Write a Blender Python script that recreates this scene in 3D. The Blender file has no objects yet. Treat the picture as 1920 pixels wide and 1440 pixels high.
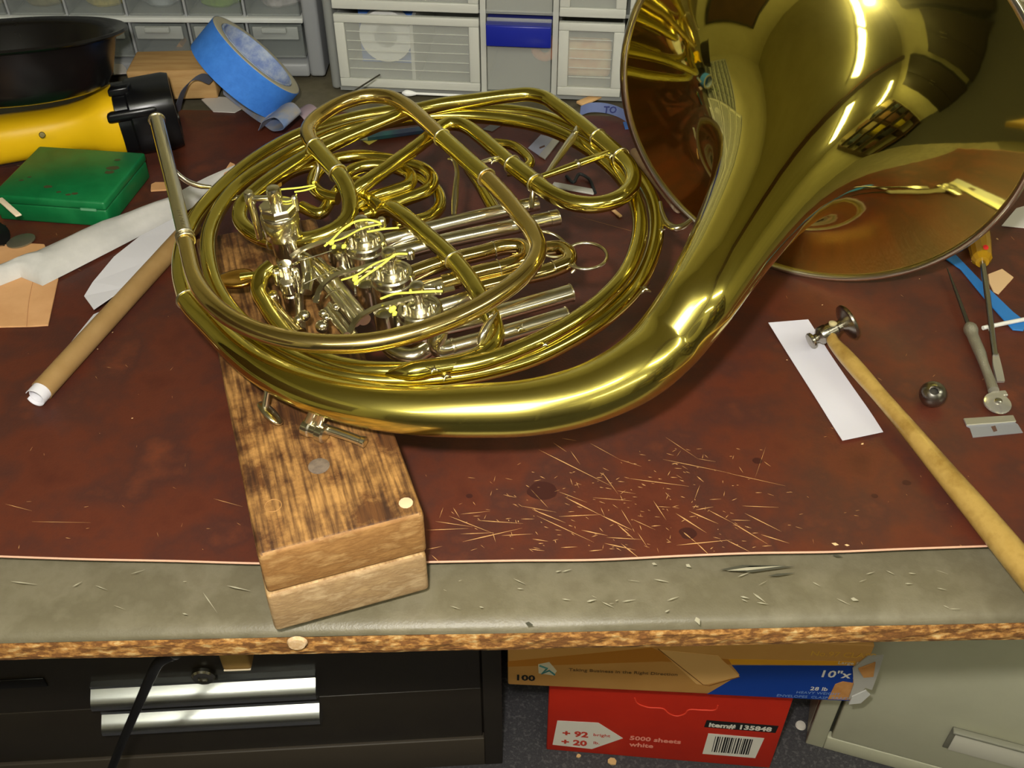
import bpy, bmesh, math, random
from mathutils import Vector as V, Matrix, noise

# ---------------------------------------------------------------- camera, world, light, exposure
SC = bpy.context.scene
COL = SC.collection
FPX, CAMH, PITCH = 1884.0, 0.51, math.radians(41.5)
CP = V((0, 0, CAMH))
CF = V((0, math.cos(PITCH), -math.sin(PITCH)))
CR = V((1, 0, 0))
CU = CR.cross(CF)
cam = bpy.data.cameras.new('camera')
cam.sensor_fit = 'HORIZONTAL'; cam.sensor_width = 36.0
cam.lens = 36.0 * FPX / 1920.0
cam.clip_start = 0.01
co = bpy.data.objects.new('camera', cam); COL.objects.link(co)
co.location = CP
co.rotation_euler = (math.pi / 2 - PITCH, 0, 0)
SC.camera = co

w = bpy.data.worlds.new('world'); SC.world = w; w.use_nodes = True
w.node_tree.nodes['Background'].inputs[0].default_value = (1.0, 0.93, 0.78, 1)
w.node_tree.nodes['Background'].inputs[1].default_value = 0.05

def lamp(name, kind, loc, energy, color, **kw):
    d = bpy.data.lights.new(name, kind); d.energy = energy; d.color = color
    for k, v in kw.items(): setattr(d, k, v)
    o = bpy.data.objects.new(name, d); COL.objects.link(o); o.location = loc
    return o
# the camera's own flash, just above and left of the lens
fl = lamp('camera_flash', 'SPOT', CP + CU * 0.055 - CR * 0.035 - CF * 0.01, 22.0, (1.0, 0.96, 0.90),
          shadow_soft_size=0.014, spot_size=math.radians(105), spot_blend=0.6)
fl.rotation_euler = (math.pi / 2 - PITCH, 0, 0)

SC.view_settings.view_transform = 'Standard'
SC.view_settings.look = 'None'
SC.view_settings.gamma = 1.0
SC.view_settings.use_curve_mapping = False
SC.view_settings.exposure = 0.15
FLUO = 17.0      # radiance of the ceiling tubes

# ---------------------------------------------------------------- pixel helpers (1920x1440 frame)
def ray(x, y): return CF + CR * ((x - 960) / FPX) - CU * ((y - 720) / FPX)
def P(x, y, z=0.0):
    d = ray(x, y); return CP + d * ((z - CAMH) / d.z)
def PP(x, y, p0, n):
    d = ray(x, y); return CP + d * ((p0 - CP).dot(n) / d.dot(n))
HN = V((-math.tan(math.radians(2.2)), -math.tan(math.radians(3.0)), 1)).normalized()   # horn body plane
HP = P(560, 700, 0.097)
def H(x, y, h=0.0): return PP(x, y, HP + HN * (h * 0.001), HN)
HX = (V((1, 0, 0)) - HN * HN.x).normalized()
HY = HN.cross(HX)

# ---------------------------------------------------------------- materials
def lin(c):
    return tuple((v / 255 / 12.92 if v / 255 <= 0.04045 else ((v / 255 + 0.055) / 1.055) ** 2.4) for v in c) + (1,)
MATS = {}
def mat(name, rgb, rough=0.5, metal=0.0, spec=0.5, var=None, scale=30.0, stretch=(1, 1, 1), bump=0.0, bscale=None,
        detail=6.0, contrast=(0.35, 0.65), alpha=None, trans=0.0, emit=None, es=1.0, coat=0.0, ior=1.45, rvar=0.0, coord='Object', sss=0):
    if name in MATS: return MATS[name]
    m = bpy.data.materials.new(name); m.use_nodes = True
    nt = m.node_tree; b = nt.nodes['Principled BSDF']
    b.inputs['Base Color'].default_value = lin(rgb)
    b.inputs['Roughness'].default_value = rough
    b.inputs['Metallic'].default_value = metal
    b.inputs['Specular IOR Level'].default_value = spec
    b.inputs['IOR'].default_value = ior
    b.inputs['Transmission Weight'].default_value = trans
    b.inputs['Coat Weight'].default_value = coat
    if emit is not None:
        b.inputs['Emission Color'].default_value = lin(emit); b.inputs['Emission Strength'].default_value = es
    if alpha is not None: b.inputs['Alpha'].default_value = alpha
    if var is not None or bump or rvar:
        tc = nt.nodes.new('ShaderNodeTexCoord'); mp = nt.nodes.new('ShaderNodeMapping')
        mp.inputs['Scale'].default_value = stretch
        nt.links.new(tc.outputs[coord], mp.inputs['Vector'])
        nz = nt.nodes.new('ShaderNodeTexNoise'); nz.inputs['Scale'].default_value = scale; nz.inputs['Detail'].default_value = detail
        nz.inputs['Roughness'].default_value = 0.62
        nt.links.new(mp.outputs[0], nz.inputs['Vector'])
        if var is not None:
            cr = nt.nodes.new('ShaderNodeValToRGB')
            cols = var if isinstance(var[0], (tuple, list)) else [var]
            cols = [rgb] + list(cols)
            cr.color_ramp.elements[0].position = contrast[0]; cr.color_ramp.elements[0].color = lin(cols[0])
            cr.color_ramp.elements[1].position = contrast[1]; cr.color_ramp.elements[1].color = lin(cols[-1])
            for i, c in enumerate(cols[1:-1]):
                e = cr.color_ramp.elements.new(contrast[0] + (contrast[1] - contrast[0]) * (i + 1) / (len(cols) - 1)); e.color = lin(c)
            nt.links.new(nz.outputs['Fac'], cr.inputs[0]); nt.links.new(cr.outputs[0], b.inputs['Base Color'])
        if rvar:
            mr = nt.nodes.new('ShaderNodeMapRange'); mr.inputs[3].default_value = max(0.02, rough - rvar); mr.inputs[4].default_value = rough + rvar
            nt.links.new(nz.outputs['Fac'], mr.inputs[0]); nt.links.new(mr.outputs[0], b.inputs['Roughness'])
        if bump:
            n2 = nt.nodes.new('ShaderNodeTexNoise'); n2.inputs['Scale'].default_value = bscale or scale; n2.inputs['Detail'].default_value = 4
            nt.links.new(mp.outputs[0], n2.inputs['Vector'])
            bp = nt.nodes.new('ShaderNodeBump'); bp.inputs['Strength'].default_value = bump; bp.inputs['Distance'].default_value = 0.002
            nt.links.new(n2.outputs['Fac'], bp.inputs['Height']); nt.links.new(bp.outputs[0], b.inputs['Normal'])
    MATS[name] = m
    return m

def metal(name, rgb, r1, r2, fac):
    """polished metal with a sharp lobe and a soft lobe from fine scratches and dust."""
    m = mat(name, rgb, r1, 1.0); nt = m.node_tree; b = nt.nodes['Principled BSDF']; out = nt.nodes['Material Output']
    c = nt.nodes.new('ShaderNodeBsdfPrincipled'); c.inputs['Base Color'].default_value = lin(rgb); c.inputs['Metallic'].default_value = 1.0; c.inputs['Roughness'].default_value = r2
    mx = nt.nodes.new('ShaderNodeMixShader'); mx.inputs[0].default_value = fac
    nt.links.new(b.outputs[0], mx.inputs[1]); nt.links.new(c.outputs[0], mx.inputs[2]); nt.links.new(mx.outputs[0], out.inputs['Surface'])
    return m
BRASS = metal('lacquered_brass', (226, 211, 114), 0.085, 0.26, 0.22)
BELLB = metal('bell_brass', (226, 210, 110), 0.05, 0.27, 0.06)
# flash glare on the bell tail widened in the material: more soft lobe there
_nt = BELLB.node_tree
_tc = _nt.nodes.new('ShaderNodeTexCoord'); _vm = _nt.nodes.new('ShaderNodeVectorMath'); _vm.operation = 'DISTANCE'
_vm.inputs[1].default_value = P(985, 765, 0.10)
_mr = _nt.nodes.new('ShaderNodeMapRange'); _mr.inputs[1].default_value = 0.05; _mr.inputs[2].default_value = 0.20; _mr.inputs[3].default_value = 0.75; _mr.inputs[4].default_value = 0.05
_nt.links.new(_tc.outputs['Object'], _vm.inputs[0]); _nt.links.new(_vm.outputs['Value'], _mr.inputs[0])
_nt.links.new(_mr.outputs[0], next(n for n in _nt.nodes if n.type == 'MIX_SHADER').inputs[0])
ROSE = metal('rose_brass', (229, 204, 134), 0.08, 0.32, 0.22)
GOLD = metal('gold_brass', (226, 176, 92), 0.10, 0.3, 0.2)
NICK = metal('nickel_silver', (228, 221, 198), 0.08, 0.30, 0.30)
STEEL = mat('steel', (176, 172, 164), 0.22, 1.0)
DSTEEL = mat('dark_steel', (120, 116, 108), 0.3, 1.0)
STRING = mat('yellow_string', (236, 234, 92), 0.7)

# ---------------------------------------------------------------- object helpers
def link(o, parent=None):
    COL.objects.link(o)
    if parent is not None: o.parent = parent; o.matrix_parent_inverse = parent.matrix_basis.inverted()
    return o
def mesh(name, verts, faces, m, parent=None, smooth=False, sharp=None):
    me = bpy.data.meshes.new(name); me.from_pydata([tuple(v) for v in verts], [], [tuple(f) for f in faces])
    bm = bmesh.new(); bm.from_mesh(me); bmesh.ops.recalc_face_normals(bm, faces=bm.faces); bm.to_mesh(me); bm.free()
    me.materials.append(m)
    if smooth:
        me.polygons.foreach_set('use_smooth', [True] * len(me.polygons))
        if sharp is not None: me.set_sharp_from_angle(angle=math.radians(sharp))
    return link(bpy.data.objects.new(name, me), parent)
def thing(name, label, cat, loc=(0, 0, 0), group=None):
    o = bpy.data.objects.new(name, None); o.empty_display_size = 0.01; o.location = loc
    COL.objects.link(o); return tag(o, label, cat, group)
def tag(o, label, cat, group=None, kind=None):
    o['label'] = label; o['category'] = cat
    if group: o['group'] = group
    if kind: o['kind'] = kind
    return o
def struct(o): o['kind'] = 'structure'; return o

def spline(pts, step=0.004):
    """Catmull-Rom through tuples of equal length (first three are xyz), resampled."""
    n = len(pts); out = []
    for i in range(n - 1):
        p0, p1, p2, p3 = pts[max(i - 1, 0)], pts[i], pts[i + 1], pts[min(i + 2, n - 1)]
        L = math.dist(p1[:3], p2[:3]); k = max(1, int(math.ceil(L / step)))
        # centripetal-ish tangents scaled to the segment
        la = max(math.dist(p0[:3], p1[:3]), 1e-6); lc = max(math.dist(p2[:3], p3[:3]), 1e-6)
        for j in range(k):
            t = j / k; q = []
            for d in range(len(p1)):
                m1 = ((p2[d] - p1[d]) * la / max(L, 1e-6) + (p1[d] - p0[d]) * L / la) / (la + L) * L if i > 0 else (p2[d] - p1[d])
                m2 = ((p3[d] - p2[d]) * L / lc + (p2[d] - p1[d]) * lc / max(L, 1e-6)) / (lc + L) * L if i < n - 2 else (p2[d] - p1[d])
                a = 2 * t ** 3 - 3 * t ** 2 + 1; b = t ** 3 - 2 * t ** 2 + t; c = -2 * t ** 3 + 3 * t ** 2; e = t ** 3 - t ** 2
                q.append(a * p1[d] + b * m1 + c * p2[d] + e * m2)
            out.append(tuple(q))
    out.append(tuple(pts[-1]))
    return out
def tube_geo(path, radii, seg=20, caps=True, squash=None):
    pts = [V(p[:3]) for p in path]; n = len(pts); verts = []; faces = []
    T = [((pts[min(i + 1, n - 1)] - pts[max(i - 1, 0)]).normalized()) for i in range(n)]
    u = T[0].orthogonal().normalized()
    for i in range(n):
        u = (u - T[i] * u.dot(T[i])).normalized(); w_ = T[i].cross(u)
        for k in range(seg):
            a = 2 * math.pi * k / seg
            verts.append(pts[i] + (u * math.cos(a) + w_ * math.sin(a)) * radii[i])
    for i in range(n - 1):
        for k in range(seg):
            a = i * seg + k; b = i * seg + (k + 1) % seg
            faces.append((a, b, b + seg, a + seg))
    if caps:
        faces.append(tuple(range(seg))[::-1]); faces.append(tuple((n - 1) * seg + k for k in range(seg)))
    return verts, faces
def tube(name, pts, r, m, parent=None, seg=20, step=0.003, caps=True, smoothpath=True):
    """pts: (Vector|xyz) or (Vector, r) pairs; r in metres."""
    q = []
    for p in pts:
        if isinstance(p, tuple) and len(p) == 2: q.append((*p[0], p[1]))
        else: q.append((*p, r))
    if smoothpath and len(q) > 2: q = spline(q, step)
    v, f = tube_geo([a[:3] for a in q], [a[3] for a in q], seg, caps)
    return mesh(name, v, f, m, parent, True, 40)
def lathe(name, prof, org, axis, m, parent=None, seg=32, xdir=None, sup=None, sharp=35, sx=1.0):
    """prof: (r, t) pairs along axis; sup: superellipse exponent for rounded-square sections."""
    ax = V(axis).normalized(); org = V(org)
    u = (V(xdir) - ax * V(xdir).dot(ax)).normalized() if xdir is not None else ax.orthogonal().normalized()
    w_ = ax.cross(u); verts = []; faces = []
    for (r, t) in prof:
        for k in range(seg):
            a = 2 * math.pi * k / seg; c, s = math.cos(a), math.sin(a)
            if sup:
                g = (abs(c) ** sup + abs(s) ** sup) ** (-1 / sup); c *= g; s *= g
            verts.append(org + ax * t + (u * c * sx + w_ * s) * r)
    n = len(prof)
    for i in range(n - 1):
        for k in range(seg):
            a = i * seg + k; b = i * seg + (k + 1) % seg
            faces.append((a, b, b + seg, a + seg))
    if prof[0][0] > 1e-5: faces.append(tuple(range(seg))[::-1])
    if prof[-1][0] > 1e-5: faces.append(tuple((n - 1) * seg + k for k in range(seg)))
    o = mesh(name, verts, faces, m, parent, True, sharp)
    return o
def torus(name, c, n, R, r, m, parent=None, seg=48, rs=12, squash=1.0):
    n = V(n).normalized(); u = n.orthogonal().normalized(); w_ = n.cross(u); c = V(c)
    verts = []; faces = []
    for i in range(seg):
        a = 2 * math.pi * i / seg; d = u * math.cos(a) + w_ * math.sin(a)
        for k in range(rs):
            b = 2 * math.pi * k / rs
            verts.append(c + d * (R + r * math.cos(b)) + n * (r * math.sin(b) * squash))
    for i in range(seg):
        for k in range(rs):
            a = i * rs + k; b = i * rs + (k + 1) % rs; i2 = (i + 1) % seg
            faces.append((a, b, i2 * rs + (k + 1) % rs, i2 * rs + k))
    return mesh(name, verts, faces, m, parent, True)
def box(name, org, X, Y, Z, m, parent=None, bevel=0.0, bseg=2):
    """box from corner org spanned by vectors X, Y, Z."""
    org, X, Y, Z = V(org), V(X), V(Y), V(Z)
    vs = [org + X * i + Y * j + Z * k for k in (0, 1) for j in (0, 1) for i in (0, 1)]
    fs = [(0, 1, 3, 2), (4, 6, 7, 5), (0, 4, 5, 1), (2, 3, 7, 6), (0, 2, 6, 4), (1, 5, 7, 3)]
    me = bpy.data.meshes.new(name); me.from_pydata([tuple(v) for v in vs], [], fs)
    bm = bmesh.new(); bm.from_mesh(me); bmesh.ops.recalc_face_normals(bm, faces=bm.faces)
    if bevel: bmesh.ops.bevel(bm, geom=list(bm.edges), offset=bevel, segments=bseg, affect='EDGES', profile=0.5)
    bm.to_mesh(me); bm.free(); me.materials.append(m)
    if bevel:
        me.polygons.foreach_set('use_smooth', [True] * len(me.polygons)); me.set_sharp_from_angle(angle=math.radians(50))
    return link(bpy.data.objects.new(name, me), parent)
def prism(name, pts, up, m, parent=None, bevel=0.0):
    """extrude a polygon of 3D points by vector up."""
    up = V(up); n = len(pts)
    vs = [V(p) for p in pts] + [V(p) + up for p in pts]
    fs = [tuple(range(n))[::-1], tuple(range(n, 2 * n))] + [(i, (i + 1) % n, n + (i + 1) % n, n + i) for i in range(n)]
    me = bpy.data.meshes.new(name); me.from_pydata([tuple(v) for v in vs], [], fs)
    bm = bmesh.new(); bm.from_mesh(me); bmesh.ops.recalc_face_normals(bm, faces=bm.faces)
    if bevel: bmesh.ops.bevel(bm, geom=list(bm.edges), offset=bevel, segments=1, affect='EDGES')
    bmesh.ops.triangulate(bm, faces=[f for f in bm.faces if len(f.verts) > 4])
    bm.to_mesh(me); bm.free(); me.materials.append(m)
    return link(bpy.data.objects.new(name, me), parent)
def ribbon(name, line, widths, thick, m, parent=None, step=0.003):
    """strip along line (Vectors); widths: one width vector or a list of them."""
    n = len(line); W = widths if isinstance(widths, list) else [widths] * n
    q = spline([(*line[i], *W[i]) for i in range(n)], step)
    n = len(q); vs = []; fs = []
    for i in range(n):
        p = V(q[i][:3]); wv = V(q[i][3:6]); t = V(q[min(i + 1, n - 1)][:3]) - V(q[max(i - 1, 0)][:3])
        nn = t.cross(wv).normalized() * thick * 0.5
        vs += [p - wv * 0.5 - nn, p + wv * 0.5 - nn, p + wv * 0.5 + nn, p - wv * 0.5 + nn]
    for i in range(n - 1):
        for k in range(4):
            a = i * 4 + k; b = i * 4 + (k + 1) % 4; fs.append((a, b, b + 4, a + 4))
    fs += [(0, 1, 2, 3), tuple((n - 1) * 4 + k for k in (3, 2, 1, 0))]
    return mesh(name, vs, fs, m, parent, True, 40)
def text(name, body, org, X, Z, size, m, parent=None, bold=0.0, align='LEFT', shear=0.0, lift=0.0004):
    c = bpy.data.curves.new(name, 'FONT'); c.body = body; c.size = size; c.extrude = 0.00006; c.offset = bold
    c.align_x = align; c.shear = shear; c.resolution_u = 2
    t = bpy.data.objects.new(name, c); COL.objects.link(t)
    me = bpy.data.meshes.new_from_object(t); bpy.data.objects.remove(t)
    X, Z = V(X).normalized(), V(Z).normalized(); N = X.cross(Z)
    M = Matrix((X, Z, N)).transposed().to_4x4(); M.translation = V(org) + N * lift
    me.transform(M); me.materials.clear(); me.materials.append(m)
    return link(bpy.data.objects.new(name, me), parent)
def poly(px, z): return [P(x, y, z) for x, y in px]
random.seed(4)

# ================================================================ the room
CREAM = mat('cream_paint', (222, 216, 180), 0.8, var=(212, 205, 168), scale=3)
FLZ = -0.70; CEIL = 1.62
RX0, RX1, RY0, RY1 = -1.8, 3.3, -3.0, 1.45
TH = 0.06
struct(box('floor', (RX0, RY0, FLZ - TH), (RX1 - RX0, 0, 0), (0, RY1 - RY0, 0), (0, 0, TH),
           mat('speckled_carpet', (74, 72, 74), 0.9, var=[(58, 56, 60), (92, 90, 90)], scale=160, bump=0.5, bscale=300)))
struct(box('ceiling', (RX0, RY0, CEIL), (RX1 - RX0, 0, 0), (0, RY1 - RY0, 0), (0, 0, TH), CREAM))
struct(box('wall_back', (RX0, RY1, FLZ), (RX1 - RX0, 0, 0), (0, TH, 0), (0, 0, CEIL - FLZ), CREAM))
struct(box('wall_front', (RX0, RY0 - TH, FLZ), (RX1 - RX0, 0, 0), (0, TH, 0), (0, 0, CEIL - FLZ), CREAM))
struct(box('wall_left', (RX0 - TH, RY0, FLZ), (TH, 0, 0), (0, RY1 - RY0, 0), (0, 0, CEIL - FLZ), CREAM))
struct(box('wall_right', (RX1, RY0, FLZ), (TH, 0, 0), (0, RY1 - RY0, 0), (0, 0, CEIL - FLZ), CREAM))
struct(box('trim_1', (1.0, RY0, CEIL - 0.10), (0.14, 0, 0), (0, RY1 - RY0, 0), (0, 0, 0.10),
           mat('brown_beam', (120, 74, 36), 0.6, var=(96, 58, 30), scale=14, stretch=(3, 0.2, 3))))
TUBE = mat('lit_diffuser', (255, 250, 235), 0.5, emit=(250, 250, 226), es=FLUO)
FIXW = mat('lamp_housing', (230, 226, 214), 0.5)
def fluor(x, y, ang, ln, label):
    t = thing('fluorescent_lamp', label, 'ceiling lamp', (x, y, CEIL))
    X_ = V((math.cos(ang), math.sin(ang), 0)); Y_ = V((-X_.y, X_.x, 0)); c = V((x, y, CEIL))
    box('housing', c - X_ * (ln / 2 + 0.03) - Y_ * 0.12 - V((0, 0, 0.04)), X_ * (ln + 0.06), Y_ * 0.24, V((0, 0, 0.0395)), FIXW, t, 0.006)
    box('diffuser', c - X_ * ln / 2 - Y_ * 0.09 - V((0, 0, 0.075)), X_ * ln, Y_ * 0.18, V((0, 0, 0.0345)), TUBE, t, 0.012)
fluor(-0.66, -1.33, 0.57, 1.05, 'lit fluorescent ceiling lamp at the far end of the row left of the beam')
fluor(0.30, -0.71, 0.57, 1.05, 'lit fluorescent ceiling lamp nearest the brown beam, brightest in the bell')
fluor(1.95, -0.25, 0.30, 1.15, 'lit fluorescent ceiling lamp just right of the brown beam')
fluor(2.35, -2.05, 0.30, 1.05, 'lit fluorescent ceiling lamp in the far corner right of the brown beam')
# unseen clutter added to give the brass dark shapes to mirror
RACKM = mat('rack_wood', (92, 62, 36), 0.6, var=(74, 48, 28), scale=12, stretch=(1, 0.3, 1))
rk = thing('reflection_rack', 'brown wooden storage rack added out of view at the far right wall for the bell to mirror', 'shelf', (RX1 - 0.4, -1.6, FLZ))
for k in range(5): box('shelf', (RX1 - 0.42, -2.4, FLZ + 0.12 + 0.42 * k), (0.40, 0, 0), (0, 2.2, 0), (0, 0, 0.025), RACKM, rk)
for y in (-2.42, -1.32, -0.2): box('upright', (RX1 - 0.42, y, FLZ + 0.0005), (0.40, 0, 0), (0, 0.02, 0), (0, 0, 1.95), RACKM, rk)
BXC = [((150, 110, 70), 'tan'), ((40, 38, 40), 'black'), ((176, 160, 120), 'cream'), ((96, 60, 36), 'brown'), ((60, 70, 84), 'slate grey'), ((190, 170, 40), 'yellow')]
rq0 = random.Random(11); SN = ['bottom', 'second', 'third', 'fourth', 'top']
for k in range(1, 5):
    for i in range(4):
        c, nm = BXC[(k * 3 + i * 2 + (k // 2)) % 6]; y = -2.36 + i * 0.54 + rq0.uniform(0, 0.08); h = rq0.uniform(0.16, 0.34)
        if i == 2: y += 0.02
        o = box('reflection_box', (RX1 - 0.40, y, FLZ + 0.146 + 0.42 * k), (0.34, 0, 0), (0, rq0.uniform(0.26, 0.40), 0), (0, 0, h), mat('box_' + nm.replace(' ', '_'), c, 0.7), rk if False else None, 0.004)
        tag(o, '%s storage box, %s on the %s shelf of the added unseen rack' % (nm, ('rightmost', 'third', 'second', 'leftmost')[i], SN[k]), 'storage box', 'boxes on the added storage rack')
DKC = mat('dark_cabinet', (52, 42, 34), 0.5)
for j, (x0, wd_, ht, lb) in enumerate([(-1.75, 1.2, 1.75, 'tall dark cabinet added unseen in the left corner behind the photographer'), (-0.45, 1.1, 1.35, 'middle dark cabinet, the lowest of three added unseen behind the photographer'), (0.85, 1.2, 1.9, 'tallest dark cabinet added unseen behind the photographer, under the beam')]):
    tcb = thing('reflection_cabinet', lb, 'cabinet', (x0, RY0 + 0.3, FLZ))  # unseen dark cabinets added for contrast in the brass reflections
    box('body', (x0, RY0 + 0.001, FLZ + 0.0005), (wd_, 0, 0), (0, 0.42, 0), (0, 0, ht), DKC, tcb, 0.004)
    for k in range(2):
        d = box('door', (x0 + 0.01 + wd_ / 2 * k, RY0 + 0.4215, FLZ + 0.05), (wd_ / 2 - 0.02, 0, 0), (0, 0.02, 0), (0, 0, ht - 0.08), DKC, tcb, 0.003)
        box('handle', (x0 + wd_ / 2 - 0.06 + 0.10 * k, RY0 + 0.442, FLZ + 0.85), (0.02, 0, 0), (0, 0.02, 0), (0, 0, 0.16), mat('cab_handle', (160, 156, 148), 0.3, 1.0), d, 0.004)
pgb = thing('reflection_board', 'brown pegboard with a dark frame added unseen on the left wall of the workshop', 'pegboard', (RX0, -0.6, 0))  # unseen dark panel added for the brass tubes to mirror
box('panel', (RX0 + 0.001, -1.5, 0.05), (0.02, 0, 0), (0, 2.2, 0), (0, 0, 0.95), mat('hardboard', (96, 66, 40), 0.7, var=(84, 56, 34), scale=6), pgb)
for (y0, z0_, ly, lz) in ((-1.54, 0.01, 2.28, 0.04), (-1.54, 1.0, 2.28, 0.04), (-1.54, 0.05, 0.04, 0.95), (0.70, 0.05, 0.04, 0.95)):
    box('frame_rail', (RX0 + 0.001, y0, z0_), (0.035, 0, 0), (0, ly, 0), (0, 0, lz), DKC, pgb)

# ================================================================ bench
BA, BB = P(0, 1190, -0.009), P(1920, 1152, -0.009)
bx = (BB - BA).normalized(); by = V((-bx.y, bx.x, 0)); UZ = V((0, 0, 1))
b0 = BA - bx * 0.75
BLEN, BDEP = 2.3, 1.02
bench = thing('workbench', 'long workbench with a raw particle board top and exposed chipped front edge', 'workbench', b0 + UZ * FLZ)
PB = mat('particle_board', (138, 90, 42), 0.85, var=[(112, 72, 34), (176, 124, 62), (206, 172, 114)], scale=210, stretch=(0.55, 1, 1), bump=0.5, bscale=260, contrast=(0.3, 0.68), detail=4)
# board with a ragged front edge
def bench_board():
    n = 240; vs = []; fs = []
    rng = random.Random(2)
    for i in range(n + 1):
        x = BLEN * i / n
        for k, z in enumerate((-0.0285, -0.024, -0.019, -0.014, -0.0095)):
            e = (noise.noise((x * 60, z * 400, 0)) * 0.0016 if 0 < k < 4 else noise.noise((x * 25, k, 3)) * 0.0006) - (0.0012 if k in (0, 4) else 0)
            vs.append(b0 + bx * x - by * e + UZ * z)
        vs.append(b0 + bx * x + by * BDEP + UZ * -0.0095); vs.append(b0 + bx * x + by * BDEP + UZ * -0.0285)
    for i in range(n):
        for k in range(7):
            a = i * 7 + k; b = i * 7 + (k + 1) % 7; fs.append((a, b, b + 7, a + 7))
    fs += [tuple(range(7))[::-1], tuple(n * 7 + k for k in range(7))]
    return mesh('top_board', vs, fs, PB, bench)
bench_board()
lathe('plug', [(0.0, 0.0012), (0.005, 0.001), (0.0062, -0.001)], P(557, 1207, -0.019) , -by, mat('pale_chip', (226, 196, 156), 0.9, var=(200, 160, 110), scale=300), bench, 14, sx=1.1)
WOODL = mat('leg_wood', (150, 112, 66), 0.7, var=(120, 84, 46), scale=30, stretch=(4, 4, 0.4))
def bp(u, v, z): return b0 + bx * u + by * v + UZ * z
for u in (0.08, BLEN - 0.17):
    for v in (0.06, BDEP - 0.14):
        box('leg', bp(u, v, FLZ + 0.0005), bx * 0.09, by * 0.09, UZ * (0.67), WOODL, bench, 0.003)
box('apron', bp(0.05, 0.46, -0.075), bx * (BLEN - 0.1), by * 0.02, UZ * 0.0465, WOODL, bench, 0.002)

# olive vinyl cover rolled over the front of the board
VIN = mat('olive_vinyl', (112, 105, 84), 0.42, var=[(105, 98, 77), (118, 111, 90), (107, 99, 78)], scale=26, bump=0.12, bscale=700, contrast=(0.3, 0.7), rvar=0.08)
def vinyl():
    prof = [(0.0005, -0.0094)]
    r = 0.0074
    for k in range(9):
        a = math.pi / 2 * k / 8
        prof.append((0.0035 + 0.013 * (1 - math.sin(a)) - 0.003, -0.0094 + r * (1 - math.cos(a)) ) if False else (0.0005 + 0.014 * (1 - math.cos(a)), -0.0094 + r * math.sin(a)))
    prof.append((BDEP - 0.02, -0.0020)); prof.append((BDEP - 0.02, -0.0094))
    n = 160; vs = []; fs = []; m = len(prof)
    for i in range(n + 1):
        x = BLEN * i / n
        for j, (v, z) in enumerate(prof):
            wv = noise.noise((x * 9, j * 0.4, 1)) * 0.0007 if 0 < j < m - 2 else 0
            vs.append(b0 + bx * x + by * (v + wv) + UZ * z)
    for i in range(n):
        for k in range(m):
            a = i * m + k; b = i * m + (k + 1) % m; fs.append((a, b, b + m, a + m))
    fs += [tuple(range(m))[::-1], tuple(n * m + k for k in range(m))]
    o = mesh('bench_cover', vs, fs, VIN, None, True, 40)
    return tag(o, 'scuffed olive grey vinyl cover rolled over the front edge of the workbench', 'bench cover')
vin = vinyl()
SCUFF = mat('vinyl_scuff', (168, 162, 138), 0.8)
DGASH = mat('vinyl_gash', (70, 68, 54), 0.8)
def sliver(list_, wid, z, m, name, parent):
    vs = []; fs = []
    for (x0, y0, x1, y1, *k) in list_:
        a, b = P(x0, y0, z), P(x1, y1, z); d = (b - a); s = V((-d.y, d.x, 0)).normalized() * wid * (k[0] if k else 1) * 0.5
        mid = a.lerp(b, 0.35); i = len(vs)
        zt = V((0, 0, 0.00008))
        vs += [a, mid + s, b, mid - s]; vs += [a + zt, mid + s + zt, b + zt, mid - s + zt]
        fs += [(i + 4, i + 5, i + 6, i + 7), (i, i + 3, i + 2, i + 1)] + [(i + j, i + (j + 1) % 4, i + 4 + (j + 1) % 4, i + 4 + j) for j in range(4)]
    o = mesh(name, vs, fs, m, parent); o['kind'] = 'stuff'; return o
rs = random.Random(5)
sl = [(1305, 1157, 1312, 1172, 5), (1412, 1112, 1436, 1130, 2), (1388, 1118, 1405, 1122, 2), (1595, 1122, 1610, 1126, 4), (1100, 1128, 1118, 1124, 2), (1286, 1058, 1296, 1064, 4), (1222, 1056, 1232, 1059, 3), (425, 1098, 470, 1108, 1.5), (380, 1110, 408, 1150, 1), (20, 1090, 70, 1096, 1.2)]
for k in range(46):
    x = rs.uniform(20, 1800); y = rs.uniform(1072, 1150) - (x - 900) * 0.006; l = rs.uniform(6, 30); a = rs.uniform(-0.5, 0.5)
    if 470 < x < 820: continue
    sl.append((x, y, x + l * math.cos(a), y + l * math.sin(a), rs.uniform(0.4, 1.4)))
sliver(sl, 0.0007, -0.0019, SCUFF, 'scuff', vin)
sliver([(1350, 1068, 1475, 1060, 5), (1440, 1080, 1490, 1074, 2), (1365, 1070, 1490, 1062, 5), (1560, 1040, 1580, 1044, 2), (985, 1168, 1000, 1172, 3)], 0.0010, -0.0019, DGASH, 'gash', vin)
sliver([(1362, 1070, 1470, 1061, 2)], 0.0012, -0.0018, SCUFF, 'gash_lining', vin)

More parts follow.
